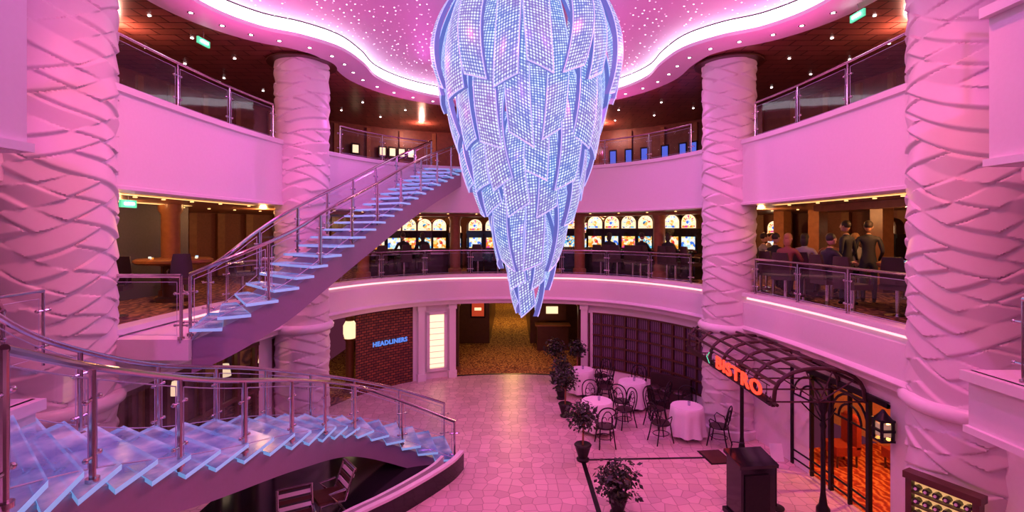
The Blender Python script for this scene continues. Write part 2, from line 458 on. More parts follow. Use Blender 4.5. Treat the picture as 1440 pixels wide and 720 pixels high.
# ------------------------------------------------------------------ ceiling
half = [(0, 16.2), (1.2, 16.0), (2.3, 15.5), (3.2, 14.6), (3.7, 13.5), (3.75, 12.4), (3.95, 11.4), (4.5, 10.7), (5.2, 10.2), (5.7, 9.3), (5.8, 8.0), (5.6, 6.0), (5.0, 4.0), (3.6, 2.4), (1.6, 1.7), (0, 1.6)]
ctrl = half+[(-x, y) for x, y in half[-2:0:-1]]
def catmull(ctrl, k=8, closed=True):
    out = []; N = len(ctrl)
    rng = range(N) if closed else range(N-1)
    for i in rng:
        if closed: p0, p1, p2, p3 = [np.array(ctrl[(i+j) % N], float) for j in (-1, 0, 1, 2)]
        else: p0, p1, p2, p3 = [np.array(ctrl[min(max(i+j, 0), N-1)], float) for j in (-1, 0, 1, 2)]
        for t in np.linspace(0, 1, k, endpoint=False):
            out.append(.5*((2*p1)+(-p0+p2)*t+(2*p0-5*p1+4*p2-p3)*t*t+(-p0+3*p1-3*p2+p3)*t**3))
    if not closed: out.append(np.array(ctrl[-1], float))
    return out
CI = catmull(ctrl)
def offs(C, d):
    out = []; N = len(C)
    for i in range(N):
        t = C[(i+1) % N]-C[i-1]; t = t/np.linalg.norm(t); out.append(C[i]+np.array([-t[1], t[0]])*d)
    return out
CO = offs(CI, .75)
cen = np.array([0, 8.5])
if np.linalg.norm(CO[0]-cen) < np.linalg.norm(CI[0]-cen): CO = offs(CI, -.75)
sgn = 1 if np.allclose(CO[0], offs(CI, .75)[0]) else -1
def ring(mb, A_, za, B_, zb, mat):
    rows = [[(q[0], q[1], za) for q in list(A_)+[A_[0]]], [(q[0], q[1], zb) for q in list(B_)+[B_[0]]]]
    mb.grid(rows, mat)
mb = MB('ceiling')
DZ = 9.46
c_in = [cen+(q-cen)*.0001 for q in CI]
ring(mb, CI, DZ, c_in, DZ, star_m)
mb.obj(False, loc=(0, 0, 0))
mb = MB('ceiling_cove_light')
ring(mb, offs(CI, sgn*.02), C3+.06, offs(CI, sgn*.02), DZ-.02, cove_em)
mb.obj(loc=(0, 0, 0))
mb = MB('ceiling_soffit')
C01 = offs(CI, -sgn*.06)
ring(mb, C01, C3+.06, C01, C3-.02, trimw); ring(mb, C01, C3-.02, CO, C3-.02, plaster)
ring(mb, CO, C3-.02, CO, C3+.06, plaster); ring(mb, C01, C3+.06, CI, C3+.06, trimw)
mb.obj(ang=30, loc=(0, 0, 0))
mb = MB('ceiling_gallery')
big = [np.array([0, 9.])+(q-np.array([0, 9.]))/np.linalg.norm(q-np.array([0, 9.]))*np.array([15, 16]) for q in CO]
ring(mb, CO, C3+.04, big, C3+.04, woodc); mb.obj(False, loc=(0, 0, 0))
mb = MB('recessed_downlights')
CD = offs(CI, sgn*.38); acc = 0
for i in range(len(CD)):
    acc += np.linalg.norm(CD[i]-CD[i-1])
    if acc > .55:
        acc = 0; x, y = CD[i]
        mb.cyl((x, y, C3-.035), (x, y, C3-.02), .035, lamp_em, n=10)
        mb.lathe((x, y, 0), [(.038, C3-.03), (.06, C3-.03), (.06, C3-.02)], chrome, 12)
for r_, st in ((1.3, 60), (2.8, 55)):
    for b in range(150, 1300, st):
        q, a = on(b, r_, C3)
        mb.cyl((q[0], q[1], C3+.025), (q[0], q[1], C3+.038), .03, lamp_em, n=8)
for r_, st in ((1.0, 40), (3.2, 36)):  # warm discs added to the casino ceiling to brighten and detail it
    for b in range(150, 1300, st):
        q, a = on(b, r_, C2); mb.cyl((q[0], q[1], C2-.02), (q[0], q[1], C2-.003), .035, warm_em, n=8)
mb.obj()

# ------------------------------------------------------------------ railings
def railing(name, pts, h=.8, step=1.25, zoff=0., glass_gap=.06, post_r=.016, rail_r=.024, edge=.004):
    P = [Vector(p) for p in pts]
    d = [0]
    for i in range(1, len(P)): d.append(d[-1]+(P[i]-P[i-1]).length)
    def at(t):
        for i in range(1, len(P)):
            if t <= d[i]+1e-6:
                k = (t-d[i-1])/max(1e-6, d[i]-d[i-1]); return P[i-1].lerp(P[i], k)
        return P[-1]
    N = max(1, round(d[-1]/step)); mb = MB(name); Z = Vector((0, 0, 1))
    mb.tube([p+Z*h for p in P], rail_r, chrome, 10)
    for i in range(N+1):
        q = at(d[-1]*i/N); mb.cyl(q+Z*(zoff-.05), q+Z*h, post_r, chrome, n=10)
        mb.cyl(q+Z*zoff, q+Z*(zoff+.03), post_r*2, chrome, n=12)
        t_ = (at(min(d[-1], d[-1]*i/N+.1))-at(max(0, d[-1]*i/N-.1))); t_.z = 0; t_ = t_.normalized() if t_.length > 0 else Vector((1, 0, 0))
        for zz in (.22, .72):
            mb.cyl(q+Z*(h*zz)-t_*.09, q+Z*(h*zz)+t_*.09, .013, chrome, n=6)
            for s_ in (-1, 1): mb.ball(q+Z*(h*zz)+t_*.09*s_, .022, chrome, 8, 6)
    for i in range(N):
        a0 = d[-1]*i/N+.06; a1 = d[-1]*(i+1)/N-.06; K = max(1, int((a1-a0)/.25))
        rows = [[], []]
        for k in range(K+1):
            q = at(a0+(a1-a0)*k/K); rows[0].append(q+Z*glass_gap); rows[1].append(q+Z*(h-.09))
        mb.grid(rows, glass)
        mb.tube(rows[1], edge, glass_edge, 4); mb.tube(rows[0], edge, glass_edge, 4)
        mb.tube([rows[0][0], rows[1][0]], edge, glass_edge, 4); mb.tube([rows[0][-1], rows[1][-1]], edge, glass_edge, 4)
    return mb.obj()
def rail_arc(a, b, off, z, **k):
    p, _, _ = arc(off, a, b, 40); return railing('glass_railing', [(x, y, z) for x, y in p], **k)
rail_arc(478, 972, .1, LIP2, step=1.6); rail_arc(1062, 1283, .1, LIP2); rail_arc(318, 384, .1, LIP2)
rail_arc(478, 600, .1, LIP3, step=1.6); rail_arc(655, 972, .1, LIP3, step=1.6); rail_arc(1062, 1283, .1, LIP3); rail_arc(155, 384, .1, LIP3)
railing('glass_railing', [(4.88, 4.75, LIP2), (4.88, .5, LIP2)])
railing('glass_railing', [(4.75, 4.5, LIP3), (4.75, .5, LIP3)])
railing('glass_railing', [(-3.98, 3.6, LIP3), (-3.98, .5, LIP3)])
railing('glass_railing', [(-4.55, 4.45, L2), (-5.6, 5.4, L2), (-5.65, 6.0, L2)], h=.85)

# ------------------------------------------------------------------ staircases
def zpath(pts, zs):
    P = np.array(pts, float); o = np.argsort(P[:, 2]); P = P[o]
    x = np.interp(zs, P[:, 2], P[:, 0]); y = np.interp(zs, P[:, 2], P[:, 1]); return x, y
def stair(name, Lp, Rp, z0, z1, n, rh=.88, depth=.46):
    Lc = catmull(Lp, 10, False); Rc = catmull(Rp, 10, False)
    mb = MB(name); dz = (z1-z0)/n
    def pt(C, z):
        x, y = zpath(C, [z]); return np.array([x[0], y[0]])
    for i in range(n):
        zt = z0+dz*(i+1)-.02
        za, zb = z0+dz*i-.02*dz, z0+dz*(i+1.15)
        if i == n-1: zb = z0+dz*(i+1)
        a, b, c, d_ = pt(Lc, za), pt(Rc, za), pt(Rc, min(zb, z1)), pt(Lc, min(zb, z1))
        top = [(a[0], a[1], zt), (b[0], b[1], zt), (c[0], c[1], zt), (d_[0], d_[1], zt)]
        bot = [(x, y, z-.045) for x, y, z in top]
        mb.add(top+bot, [(0, 1, 2, 3)], tread_g)
        mb.add(top+bot, [(0, 4, 5, 1), (1, 5, 6, 2), (2, 6, 7, 3), (3, 7, 4, 0)], tread_e)
        for k in (.25, .75):
            m1 = a+(b-a)*k; m2 = d_+(c-d_)*k
            mb.tube([(m1[0], m1[1], zt-.06), (m2[0], m2[1], zt-.06)], .018, chrome, 6)
    zs = np.linspace(z0, z1, 60)
    rows = [[], [], [], [], []]
    for z in zs:
        a, b = pt(Lc, z), pt(Rc, z)
        l = a+(b-a)*.13; r = a+(b-a)*.90
        zt = max(z-.06, .0); zb_ = max(z-depth, 0.)
        rows[0].append((l[0], l[1], zt)); rows[1].append((r[0], r[1], zt)); rows[2].append((r[0], r[1], zb_)); rows[3].append((l[0], l[1], zb_)); rows[4].append((l[0], l[1], zt))
    mb.grid(rows, stringer_m)
    for e in (0, -1): mb.add([rows[k][e] for k in range(4)], [(0, 1, 2, 3)], stringer_m)
    mb.obj(ang=30)
    for C, sgn_ in ((Lc, .04), (Rc, .96)):
        pts = []
        for z in np.linspace(z0, z1, 40):
            a, b = pt(Lc, z), pt(Rc, z); q = a+(b-a)*sgn_; pts.append((q[0], q[1], z+dz*.2))
        railing('stair_railing', pts, h=rh, step=1.15, zoff=0, glass_gap=.1, post_r=.024, rail_r=.03, edge=.006)
stair('glass_staircase', [(-1.6, 11.7, 0), (-2.6, 11.2, .5), (-3.6, 10.1, 1.08), (-4.3, 8.2, 1.78), (-4.5, 6.2, 2.38), (-4.55, 4.9, 2.95), (-4.5, 4.25, 3.38)],
      [(-1.2, 10.5, 0), (-2.2, 10.25, .5), (-3.0, 9.5, 1.08), (-3.15, 7.5, 1.78), (-3.25, 5.5, 2.38), (-3.2, 3.9, 2.95), (-2.75, 2.7, 3.38)], 0, L2, 20)
stair('glass_staircase', [(-5.3, 8.7, 3.38), (-4.95, 8.75, 3.65), (-4.75, 9.2, 4.0), (-4.5, 10.0, 4.42), (-4.15, 11.7, 5.05), (-3.55, 13.9, 5.95), (-2.7, 16.4, 7.0)],
      [(-4.7, 7.25, 3.38), (-4.1, 7.4, 3.65), (-3.62, 8.2, 4.0), (-3.32, 9.1, 4.42), (-3.0, 11.0, 5.05), (-2.4, 13.3, 5.95), (-1.6, 16.75, 7.0)], L2, L3, 22, .9, .55)
mb = MB('stair_landing')
vs = [(-6.2, 7.2), (-4.68, 7.2), (-5.28, 8.75), (-6.2, 8.8)]
mb.add([(x, y, L2) for x, y in vs]+[(x, y, L2-.3) for x, y in vs], [(0, 1, 2, 3), (7, 6, 5, 4)]+[(i, (i+1) % 4, 4+(i+1) % 4, 4+i) for i in range(4)], plaster)
mb.obj(False)
railing('glass_railing', [(-6.1, 7.25, L2), (-4.8, 7.22, L2)], h=.92, post_r=.024, rail_r=.03)

# ------------------------------------------------------------------ L1 walls
W = .35
def wallseg(mb, a, b, z0, z1, mat, off=W, n=20): sweep(mb, a, b, [(off, z0), (off, z1)], mat, n)
mb = MB('wall_right')
wallseg(mb, 980, 1115, 0, C1+.1, plaster); wallseg(mb, 1222, 1301, 0, C1+.1, plaster); wallseg(mb, 1115, 1222, 2.12, C1+.1, plaster)
q, _ = on(1301, W); mb.add([(q[0], q[1], 0), (q[0]+.1, -2, 0), (q[0]+.1, -2, 2.84), (q[0], q[1], 2.84)], [(0, 1, 2, 3)], plaster)
mb.obj(loc=(0, 0, 0))
mb = MB('wall_left')
wallseg(mb, 128, 185, 0, C1+.1, plaster); wallseg(mb, 383, 474, 0, C1+.1, plaster); wallseg(mb, 185, 383, 0, .25, plaster); wallseg(mb, 185, 383, 2.35, C1+.1, plaster)
q, _ = on(128, W); mb.add([(q[0], q[1], 0), (q[0]-.1, -2, 0), (q[0]-.1, -2, 2.84), (q[0], q[1], 2.84)], [(0, 1, 2, 3)], plaster)
mb.obj(loc=(0, 0, 0))
mb = MB('wall_far')
wallseg(mb, 587, 640, 0, C1+.1, plaster); wallseg(mb, 817, 829, 0, C1+.1, plaster)
wallseg(mb, 829, 980, 0, .4, plaster); wallseg(mb, 829, 980, 2.2, C1+.1, plaster)
mb.obj(loc=(0, 0, 0))
mb = MB('wall_brick'); wallseg(mb, 512, 587, 0, C1+.05, brick, off=W+.02); mb.obj(loc=(0, 0, 0))
def lattice(name, a, b, z0, z1, nv, nh, fr, back, w=.05):
    mb = MB(name)
    for i in range(nv+1):
        t = a+(b-a)*i/nv; q, an = on(t, W+.02, (z0+z1)/2); mb.box(q, (.08, w, z1-z0), fr, rz=an)
    for j in range(nh+1):
        z = z0+(z1-z0)*j/nh; sweep(mb, a, b, [(W-.02, z-w/2), (W-.02, z+w/2), (W+.06, z+w/2), (W+.06, z-w/2)], fr, 24, True)
    sweep(mb, a, b, [(W+.04, z0), (W+.04, z1)], back, 24)
    mb.obj(ang=30, loc=(0, 0, 0))
def curtain_mat():
    m, t, b = nt('pleat_shaded_curtain')
    tc = t.nodes.new('ShaderNodeTexCoord'); w = t.nodes.new('ShaderNodeTexWave'); w.inputs['Scale'].default_value = 5
    w.inputs['Distortion'].default_value = 1.0
    t.links.new(tc.outputs['UV'], w.inputs['Vector'])
    r = ramp(t, [(0, (.02, .01, .03)), (.7, (.12, .06, .12)), (1, (.3, .18, .3))]); t.links.new(w.outputs['Fac'], r.inputs[0])  # bands paint the light and shade of pleats on a flat sheet
    t.links.new(r.outputs[0], b.inputs['Base Color']); b.inputs['Roughness'].default_value = .3
    return m
curt = curtain_mat()
lattice('window_1', 829, 980, .4, 2.2, 9, 5, darkwood, curt)
lattice('window_2', 185, 383, .25, 2.35, 8, 2, darkwood, wglass, w=.08)
mb = MB('wall_left_room'); sweep(mb, 150, 500, [(3.2, 0), (3.2, C1)], darkwood, 30); sweep(mb, 150, 500, [(.36, .002), (3.3, .002)], darkfl, 30)
sweep(mb, 128, 500, [(.4, C1), (4, C1)], darkgrey, 30)
for b in (230, 300, 350): q, a = on(b, 3.1, 1.5); mb.box(q, (.05, .7, 1.0), gold_wave, rz=a)
for b in range(200, 480, 26):
    q, a = on(b, 3.15, 1.2); mb.box(q, (.08, .12, 2.4), medwood, rz=a)
mb.obj(loc=(0, 0, 0))
for b in (250, 315, 372):
    mb = MB('floor_lamp'); q, a = on(b, 1.6, 0)
    mb.lathe((q[0], q[1], 0), [(.15, 0), (.15, .02), (.015, .04), (.015, 1.45)], chrome, 14); mb.lathe((q[0], q[1], 0), [(.16, 1.42), (.11, 1.7)], white_em, 18); mb.obj()
mb = MB('wall_light_panel')
q, a = on(614, W-.03, 1.25); mb.box(q, (.03, .5, 1.75), white_em, rz=a)
for dy_ in (-.3, .3): mb.box((q[0]-math.sin(a)*dy_, q[1]+math.cos(a)*dy_, 1.25), (.12, .1, 1.95), trimw, rz=a)
for z in (.3, 2.2): mb.box((q[0], q[1], z), (.12, .7, .1), trimw, rz=a)
for z in np.arange(.5, 2.1, .2): mb.box((q[0]-.02*math.cos(a), q[1]-.02*math.sin(a), z), (.04, .5, .015), trimw, rz=a)
mb.obj()
for b in (592, 636, 822):
    mb = MB('pilaster'); q, a = on(b, W-.08, C1/2); mb.box(q, (.14, .22, C1), trimw, rz=a)
    mb.box((q[0], q[1], .12), (.2, .28, .24), trimw, rz=a); mb.box((q[0], q[1], C1-.1), (.2, .28, .16), trimw, rz=a); mb.obj(False)
mb = MB('corridor_walls')
for x, w_, y in ((-2.5, 3.0, 22), (3.1, 4.6, 22)):
    mb.box((x, y+4, 1.25), (w_, 8, 2.5), darkwood)
mb.box((-6.5, 27, 1.25), (.1, 14, 2.5), darkwood); mb.box((6.5, 27, 1.25), (.1, 14, 2.5), darkwood); mb.box((0, 38, 1.25), (13, .1, 2.5), darkwood)
mb.box((0, 28.5, 2.55), (14, 23, .06), darkgrey)
mb.obj(False)
mb = MB('framed_poster'); mb.box((-1.5, 21.96, 1.5), (.66, .05, .75), blackm); mb.box((-1.5, 21.93, 1.5), (.54, .03, .6), M('poster_red', (.5, .05, .03), .5, em=(.7, .08, .03), es=.5)); mb.box((-1.5, 21.91, 1.52), (.3, .02, .12), white_em); mb.obj(False)
mb = MB('display_counter'); mb.box((1.7, 20.9, .5), (1.3, .5, 1.0), darkwood); mb.box((1.7, 20.9, 1.03), (1.45, .62, .06), medwood); mb.box((1.7, 21.2, 1.5), (1.2, .1, .7), darkwood); mb.box((1.7, 21.13, 1.6), (.5, .03, .3), white_em); mb.obj(False)
for x in (-2.0, 2.45):
    mb = MB('entrance_post'); mb.box((x, 17.6, 1.25), (.25, .25, 2.5), darkwood); mb.box((x, 17.6, .1), (.34, .34, .2), medwood); mb.box((x, 17.6, 2.4), (.34, .34, .16), medwood); mb.obj(False)
mb = MB('lounge_lamp_column'); q, a = on(492, 1.1, 0)
mb.lathe((q[0], q[1], 0), [(.2, 0), (.2, .1), (.13, .16), (.13, 1.5), (.2, 1.6)], medwood, 20); mb.lathe((q[0], q[1], 0), [(.16, 1.6), (.2, 1.75), (.2, 2.0), (.12, 2.15)], white_em, 20); mb.lathe((q[0], q[1], 0), [(.14, 2.15), (.14, C1)], medwood, 20)
mb.obj()
def text(name, s, loc, rot, size, mat, ext=.012, sx=1.):
    c = bpy.data.curves.new(name, 'FONT'); c.body = s; c.size = size; c.extrude = ext; c.align_x = 'CENTER'; c.align_y = 'CENTER'; c.space_character = 1.12; c.offset = .006
    c.materials.append(mat)
    o = bpy.data.objects.new(name, c); sc.collection.objects.link(o); o.location = loc; o.rotation_euler = rot; o.scale = (sx, 1, 1)
    return o
q, a = on(549, W-.02, 1.42)
text('wall_sign', 'HEADLINERS', q, (math.pi/2, 0, a-math.pi/2), .2, signblue)

# ------------------------------------------------------------------ casino gallery
def slot_machine(k):
    mb = MB('slot_machine'); sm = screens[k % 4]; sm2 = screens[(k+1) % 4]
    mb.box((0, 0, .35), (.62, .55, .7), blackgl); mb.box((0, -.02, .74), (.64, .62, .08), chrome)
    Mx = Matrix.Rotation(math.radians(-20), 3, 'X')
    mb.box((0, -.2, .86), (.58, .3, .05), darkwood, M4=Mx)
    for i in range(5): mb.cyl((-.2+i*.1, -.25, .86), (-.2+i*.1, -.26, .9), .025, white_em, n=8)
    mb.box((0, .05, 1.12), (.62, .4, .65), blackgl); mb.box((0, -.165, 1.12), (.46, .03, .4), sm)
    mb.box((0, .08, 1.5), (.66, .4, .14), blackgl)
    n = 16; R = .3; vs = []; z0 = 1.56
    out = [(-R, z0), (R, z0)]+[(R*math.cos(t), z0+.22+R*math.sin(t)*.9) for t in np.linspace(0, math.pi, n)]
    for y in (-.12, .2): vs += [(x, y, z) for x, z in out]
    m_ = len(out)
    mb.add(vs, [tuple(range(m_)), tuple(range(2*m_-1, m_-1, -1))]+[(i, m_+i, m_+(i+1) % m_, (i+1) % m_) for i in range(m_)], darkwood)
    o2 = [(x*.85, -.14, z0+.03+(z-z0)*.88) for x, z in out]; mb.add(o2, [tuple(range(m_))], white_em)
    c_ = Vector((0, -.145, z0+.22))
    for j in range(7):
        t0 = math.pi*j/7+.06; t1 = math.pi*(j+1)/7-.06; r0_, r1_ = .1, .225
        mb.add([c_+Vector((r*math.cos(t), -.004, r*math.sin(t)*.95)) for r, t in ((r0_, t0), (r1_, t0), (r1_, t1), (r0_, t1))], [(0, 1, 2, 3)], sm2)
    mb.cyl(c_+Vector((0, 0, -.02)), c_+Vector((0, -.012, -.02)), .085, sm, n=18)
    mb.box(c_+Vector((0, -.004, -.14)), (.44, .012, .07), sm2)
    return mb
slot_proto = [slot_machine(k) for k in range(4)]
idx = 0
protos = {}
def put_slot(b, off, sc_=1.):
    global idx
    q, a = on(b, off, L2); k = idx % 4; idx += 1
    if k not in protos:
        o = slot_proto[k].obj(loc=(0, 0, 0)); o.location = q; o.rotation_euler[2] = a-math.pi/2; o.scale = (sc_,)*3; protos[k] = o
    else: inst(protos[k], q, a-math.pi/2, sc_)
for b in (529, 552, 574, 596, 617, 668, 692): put_slot(b, 2.4)
for b in (803, 838, 862, 886, 910, 948, 972): put_slot(b, 2.3, 1.05)
for b in (545, 580, 610, 640, 700, 740, 780, 825, 858, 895, 935): put_slot(b, 4.6, .95)
for b in (1092, 1250): put_slot(b, 5.6, .95)
for b, o_ in ((640, 1.5), (815, 1.5), (927, 1.5), (511, 1.5), (240, 2.4)):
    mb = MB('wood_column'); q, a = on(b, o_)
    mb.lathe((q[0], q[1], L2), [(.24, 0), (.24, .2), (.19, .24), (.19, 1.95), (.25, 2.05), (.25, C2-L2)], medwood, 20); mb.obj()
def stool():
    mb = MB('casino_chair')
    mb.lathe((0, 0, 0), [(.22, 0), (.22, .03), (.04, .06), (.035, .5)], chrome, 16)
    mb.box((0, 0, .55), (.44, .42, .1), leather)
    rows = []
    for i in range(7):
        t = i/6; wd = .20*(1-.25*t*t); rows.append([(x*wd, .19+.05*t+.03*(1-x*x), .6+.5*t) for x in np.linspace(-1, 1, 7)])
    rows2 = [[(x, y+.05, z) for x, y, z in r] for r in rows]
    mb.grid(rows, leather); mb.grid(rows2, leather); mb.grid([rows[-1], rows2[-1]], leather)
    for j in (0, 6): mb.grid([[r[j] for r in rows], [r[j] for r in rows2]], leather)
    for sx in (-1, 1): mb.tube([(sx*.23, -.12, .6), (sx*.25, -.12, .75), (sx*.22, .18, .78)], .02, leather, 8)
    return mb.obj(loc=(0, 0, 0))
st = stool(); first = True
def put_stool(loc, rz):
    global first
    if first: st.location = loc; st.rotation_euler[2] = rz; first = False
    else: inst(st, loc, rz)
for b in (533, 556, 580, 604, 672, 700, 845, 868, 890, 912, 950, 972):
    if b in (556, 580, 604): continue
    q, a = on(b, 1.3, L2); put_stool(q, a-math.pi/2+math.pi+random.uniform(-.3, .3))
def gaming_table(loc, r=1.0):
    mb = MB('gaming_table')
    mb.lathe((0, 0, 0), [(.35, 0), (.35, .08), (.22, .12), (.22, .78), (.5, .84)], darkwood, 28)
    mb.lathe((0, 0, 0), [(r, .84), (r+.06, .88), (r+.06, .93), (r, .96), (r-.1, .96)], medwood, 40); mb.lathe((0, 0, 0), [(r-.1, .955), (.01, .957)], felt, 40)
    for i in range(6): t = i*1.1; mb.cyl((.5*math.cos(t), .5*math.sin(t), .957), (.5*math.cos(t), .5*math.sin(t), 1.0), .03, screens[i % 4], n=10)
    o = mb.obj(loc=(0, 0, 0)); o.location = loc; return o
gaming_table((7.5, 12.5, L2), .8); gaming_table((8.1, 9.7, L2), .75)
for (x, y, r_) in ((7.05, 9.1, 2.2), (7.5, 8.3, 2.9), (6.3, 9.2, 1.8), (9.0, 11.4, 4.4)): put_stool((x, y, L2), r_)
gaming_table((-7.6, 11.2, L2), .7)
for (x, y, r_) in ((-6.7, 10.1, .6), (-8.3, 9.9, -.5), (-6.5, 12.0, 2.4), (-7.2, 9.0, .3)): put_stool((x, y, L2), r_)
mb = MB('wall_panel_left_casino'); q, a = on(200, 3.2, L2+1.1)
mb.box(q, (.1, 2.6, 2.18), darkgrey, rz=a); mb.obj(False)
mb = MB('gold_wave_sheet')  # flat sheet with wavy gold bands
sweep(mb, 262, 372, [(3.4, L2+.15), (3.4, C2-.15)], gold_wave, 20); mb.obj(loc=(0, 0, 0))
mb = MB('wall_blue_panel')
sweep(mb, 1130, 1200, [(6.3, L2+.8), (6.3, C2-.3)], M('blue_glass_panel', (.1, .15, .35), .3, em=(.06, .09, .35), es=.7), 20); mb.obj(loc=(0, 0, 0))
for b in (1100, 1150, 1240):
    mb = MB('wood_column'); q, a = on(b, 4.2); mb.box((q[0], q[1], L2+(C2-L2)/2), (.35, .35, C2-L2), medwood, rz=a); mb.box((q[0], q[1], L2+.1), (.42, .42, .2), darkwood, rz=a); mb.obj(False)
for b in (538, 552, 565, 578, 500):
    mb = MB('framed_picture'); q, a = on(b, 4.45, 8.15); mb.box(q, (.04, .34, .44), blackm, rz=a); q, a = on(b, 4.41, 8.15); mb.box(q, (.03, .22, .3), white_em, rz=a); mb.obj(False)
for b in (862, 884, 906, 935, 960, 975):
    mb = MB('video_screen'); q, a = on(b, 3.0, 7.75); mb.box(q, (.05, .3, .62), blackm, rz=a); q, a = on(b, 2.96, 7.75); mb.box(q, (.03, .2, .5), blue_em, rz=a)
    q, a = on(b, 3.0, 7.22); mb.box(q, (.2, .2, .44), darkwood, rz=a); mb.obj(False)
for b, z, off in ((1206, 8.86, .5), (286, 8.86, .7), (180, 5.42, .8)):
    mb = MB('exit_sign'); q, a = on(b, off, z); mb.box(q, (.04, .34, .13), green_em, rz=a); mb.box((q[0]-.03*math.cos(a), q[1]-.03*math.sin(a), z), (.02, .2, .04), lamp_em, rz=a); mb.cyl((q[0], q[1], z+.06), (q[0], q[1], z+.24 if z > 6 else C2), .01, chrome); mb.obj(False)

# ------------------------------------------------------------------ people
lipm = M('lips', (.4, .12, .1), .5)
def human(name, loc, rz, sit, top, bottom, hair=hairm, female=False, lean=0.):
    V = []; Ed = []; Rr = []
    def v(p, r, par=None):
        V.append(p); Rr.append(r); i = len(V)-1
        if par is not None: Ed.append((par, i))
        return i
    hz = .66 if sit else .93
    pel = v((0, 0, hz), .135)
    sp = v((0, -.01-lean*.3, hz+.2), .115, pel); ch = v((0, -.02-lean*.7, hz+.40), .135, sp)
    nb = v((0, -.01-lean, hz+.54), .06, ch); nk = v((0, -.02-lean, hz+.61), .05, nb)
    hx, hy, hzz = 0, -.035-lean*1.1, hz+.74
    for sx in (-1, 1):
        sh = v((sx*.18, -lean*.8, hz+.49), .062, ch)
        if sit: el = (sx*.25, -.12-lean, hz+.25); wr = (sx*.16, -.36-lean, hz+.28); dr = (-sx*.1, -.95, -.05)
        else: el = (sx*.25, .03, hz+.20); wr = (sx*.2, -.14, hz+.0+.02); dr = (0, -.45, -.85)
        e = v(el, .042, sh); w = v(wr, .027, e); D = Vector(dr).normalized()
        pm = Vector(wr)+D*.06; pmi = v(tuple(pm), .03, w)
        side = D.cross(Vector((0, 0, 1))); side = side.normalized() if side.length > .1 else Vector((1, 0, 0))
        for fi, (o_, ln) in enumerate(((-.028, .065), (-.010, .08), (.009, .075), (.027, .06))):
            a_ = pm+side*o_+D*.03; i1 = v(tuple(a_), .009, pmi); b_ = a_+D*ln*.5+Vector((0, 0, -.008)); i2 = v(tuple(b_), .008, i1)
            v(tuple(b_+D*ln*.4+Vector((0, 0, -.022))), .007, i2)
        t1 = v(tuple(Vector(wr)+D*.03+side*(-.035)), .011, pmi); v(tuple(Vector(wr)+D*.075+side*(-.05)), .009, t1)
        hp = v((sx*.09, 0, hz-.04), .09, pel)
        if sit: kn = (sx*.13, -.45, hz+.0); an = (sx*.13, -.42, .15)
        else: kn = (sx*.1, -.02, .5); an = (sx*.1, .03, .09)
        k = v(kn, .062, hp); an_i = v(an, .042, k); v((an[0], an[1]-.15, an[2]-.05), .035, an_i)
    me = bpy.data.meshes.new('tmp'); me.from_pydata(V, Ed, []); ob = bpy.data.objects.new('tmp', me); sc.collection.objects.link(ob)
    sk = ob.modifiers.new('s', 'SKIN'); sk.use_smooth_shade = True
    for i, d in enumerate(me.skin_vertices[0].data): d.radius = (Rr[i], Rr[i]*(.8 if i < 3 else 1)); d.use_root = (i == 0)
    sb = ob.modifiers.new('u', 'SUBSURF'); sb.levels = 1
    dg = bpy.context.evaluated_depsgraph_get(); ev = ob.evaluated_get(dg); m2 = bpy.data.meshes.new_from_object(ev)
    mb = MB(name); vs = [tuple(x.co) for x in m2.vertices]
    shoe = blackgl
    groups = {}
    for p in m2.polygons:
        c = p.center; r = top
        if c.z < (.18 if sit else .12) and (not sit or c.y < -.3): r = shoe
        elif (not sit and c.z < hz-.02 and abs(c.x) < .19 and c.y > -.12) or (sit and c.z < hz+.07 and abs(c.x) < .24 and (c.z < hz-.05 or c.y > -.55) and not (c.z > hz+.1)): r = bottom
        for sx in (-1, 1):
            w_ = (sx*.16, -.36-lean, hz+.28) if sit else (sx*.2, -.14, hz+.02)
            if (Vector(c)-Vector(w_)-Vector((0, -.08, 0 if sit else -.1))).length < .12: r = skinm
        if c.z > hz+.56: r = skinm
        groups.setdefault(r, []).append(tuple(p.vertices))
    for r, fs in groups.items(): mb.add(vs, fs, r)
    bpy.data.objects.remove(ob)
    mb.ball((hx, hy, hzz), (.075, .092, .115), skinm, 16, 12)
    mb.ball((hx, hy-.03, hzz-.06), (.055, .06, .05), skinm, 12, 8)
    mb.tube([(hx, hy-.088, hzz+.02), (hx, hy-.112, hzz-.02), (hx, hy-.09, hzz-.025)], [.008, .014, .01], skinm, 6)
    mb.ball((hx, hy-.087, hzz-.058), (.024, .008, .007), lipm, 8, 6)
    for sx in (-1, 1):
        mb.ball((hx+sx*.03, hy-.082, hzz+.012), (.012, .007, .007), cloth, 8, 6); mb.ball((hx+sx*.03, hy-.088, hzz+.012), (.005, .004, .005), blackgl, 6, 4)
        mb.ball((hx+sx*.077, hy+.005, hzz-.01), (.012, .02, .03), skinm, 8, 6)
    mb.ball((hx, hy+.018, hzz+.035), (.084, .095, .098), hair, 16, 10)
    if female: mb.ball((hx, hy+.055, hzz-.06), (.085, .055, .13), hair, 14, 10)
    o = mb.obj(ang=80, loc=(0, 0, 0)); o.location = loc; o.rotation_euler[2] = rz
    import bmesh as _b
    bm = _b.new(); bm.from_mesh(o.data); loose = [x for x in bm.verts if not x.link_faces]; _b.ops.delete(bm, geom=loose, context='VERTS'); bm.to_mesh(o.data); bm.free()
    return o
human('standing_man', (7.7, 10.75, L2), 2.6, False, shirt_d, pants)
human('standing_man', (7.1, 10.55, L2), 3.6, False, shirt_d, pants)
blonde = M('blonde_hair', (.30, .15, .06), .6, var=.2)
def seated(name, x, y, rz, top, hair=hairm, female=False, lean=.05):
    human(name, (x, y, L2), rz, True, top, pants, hair, female, lean); put_stool((x, y, L2), rz)
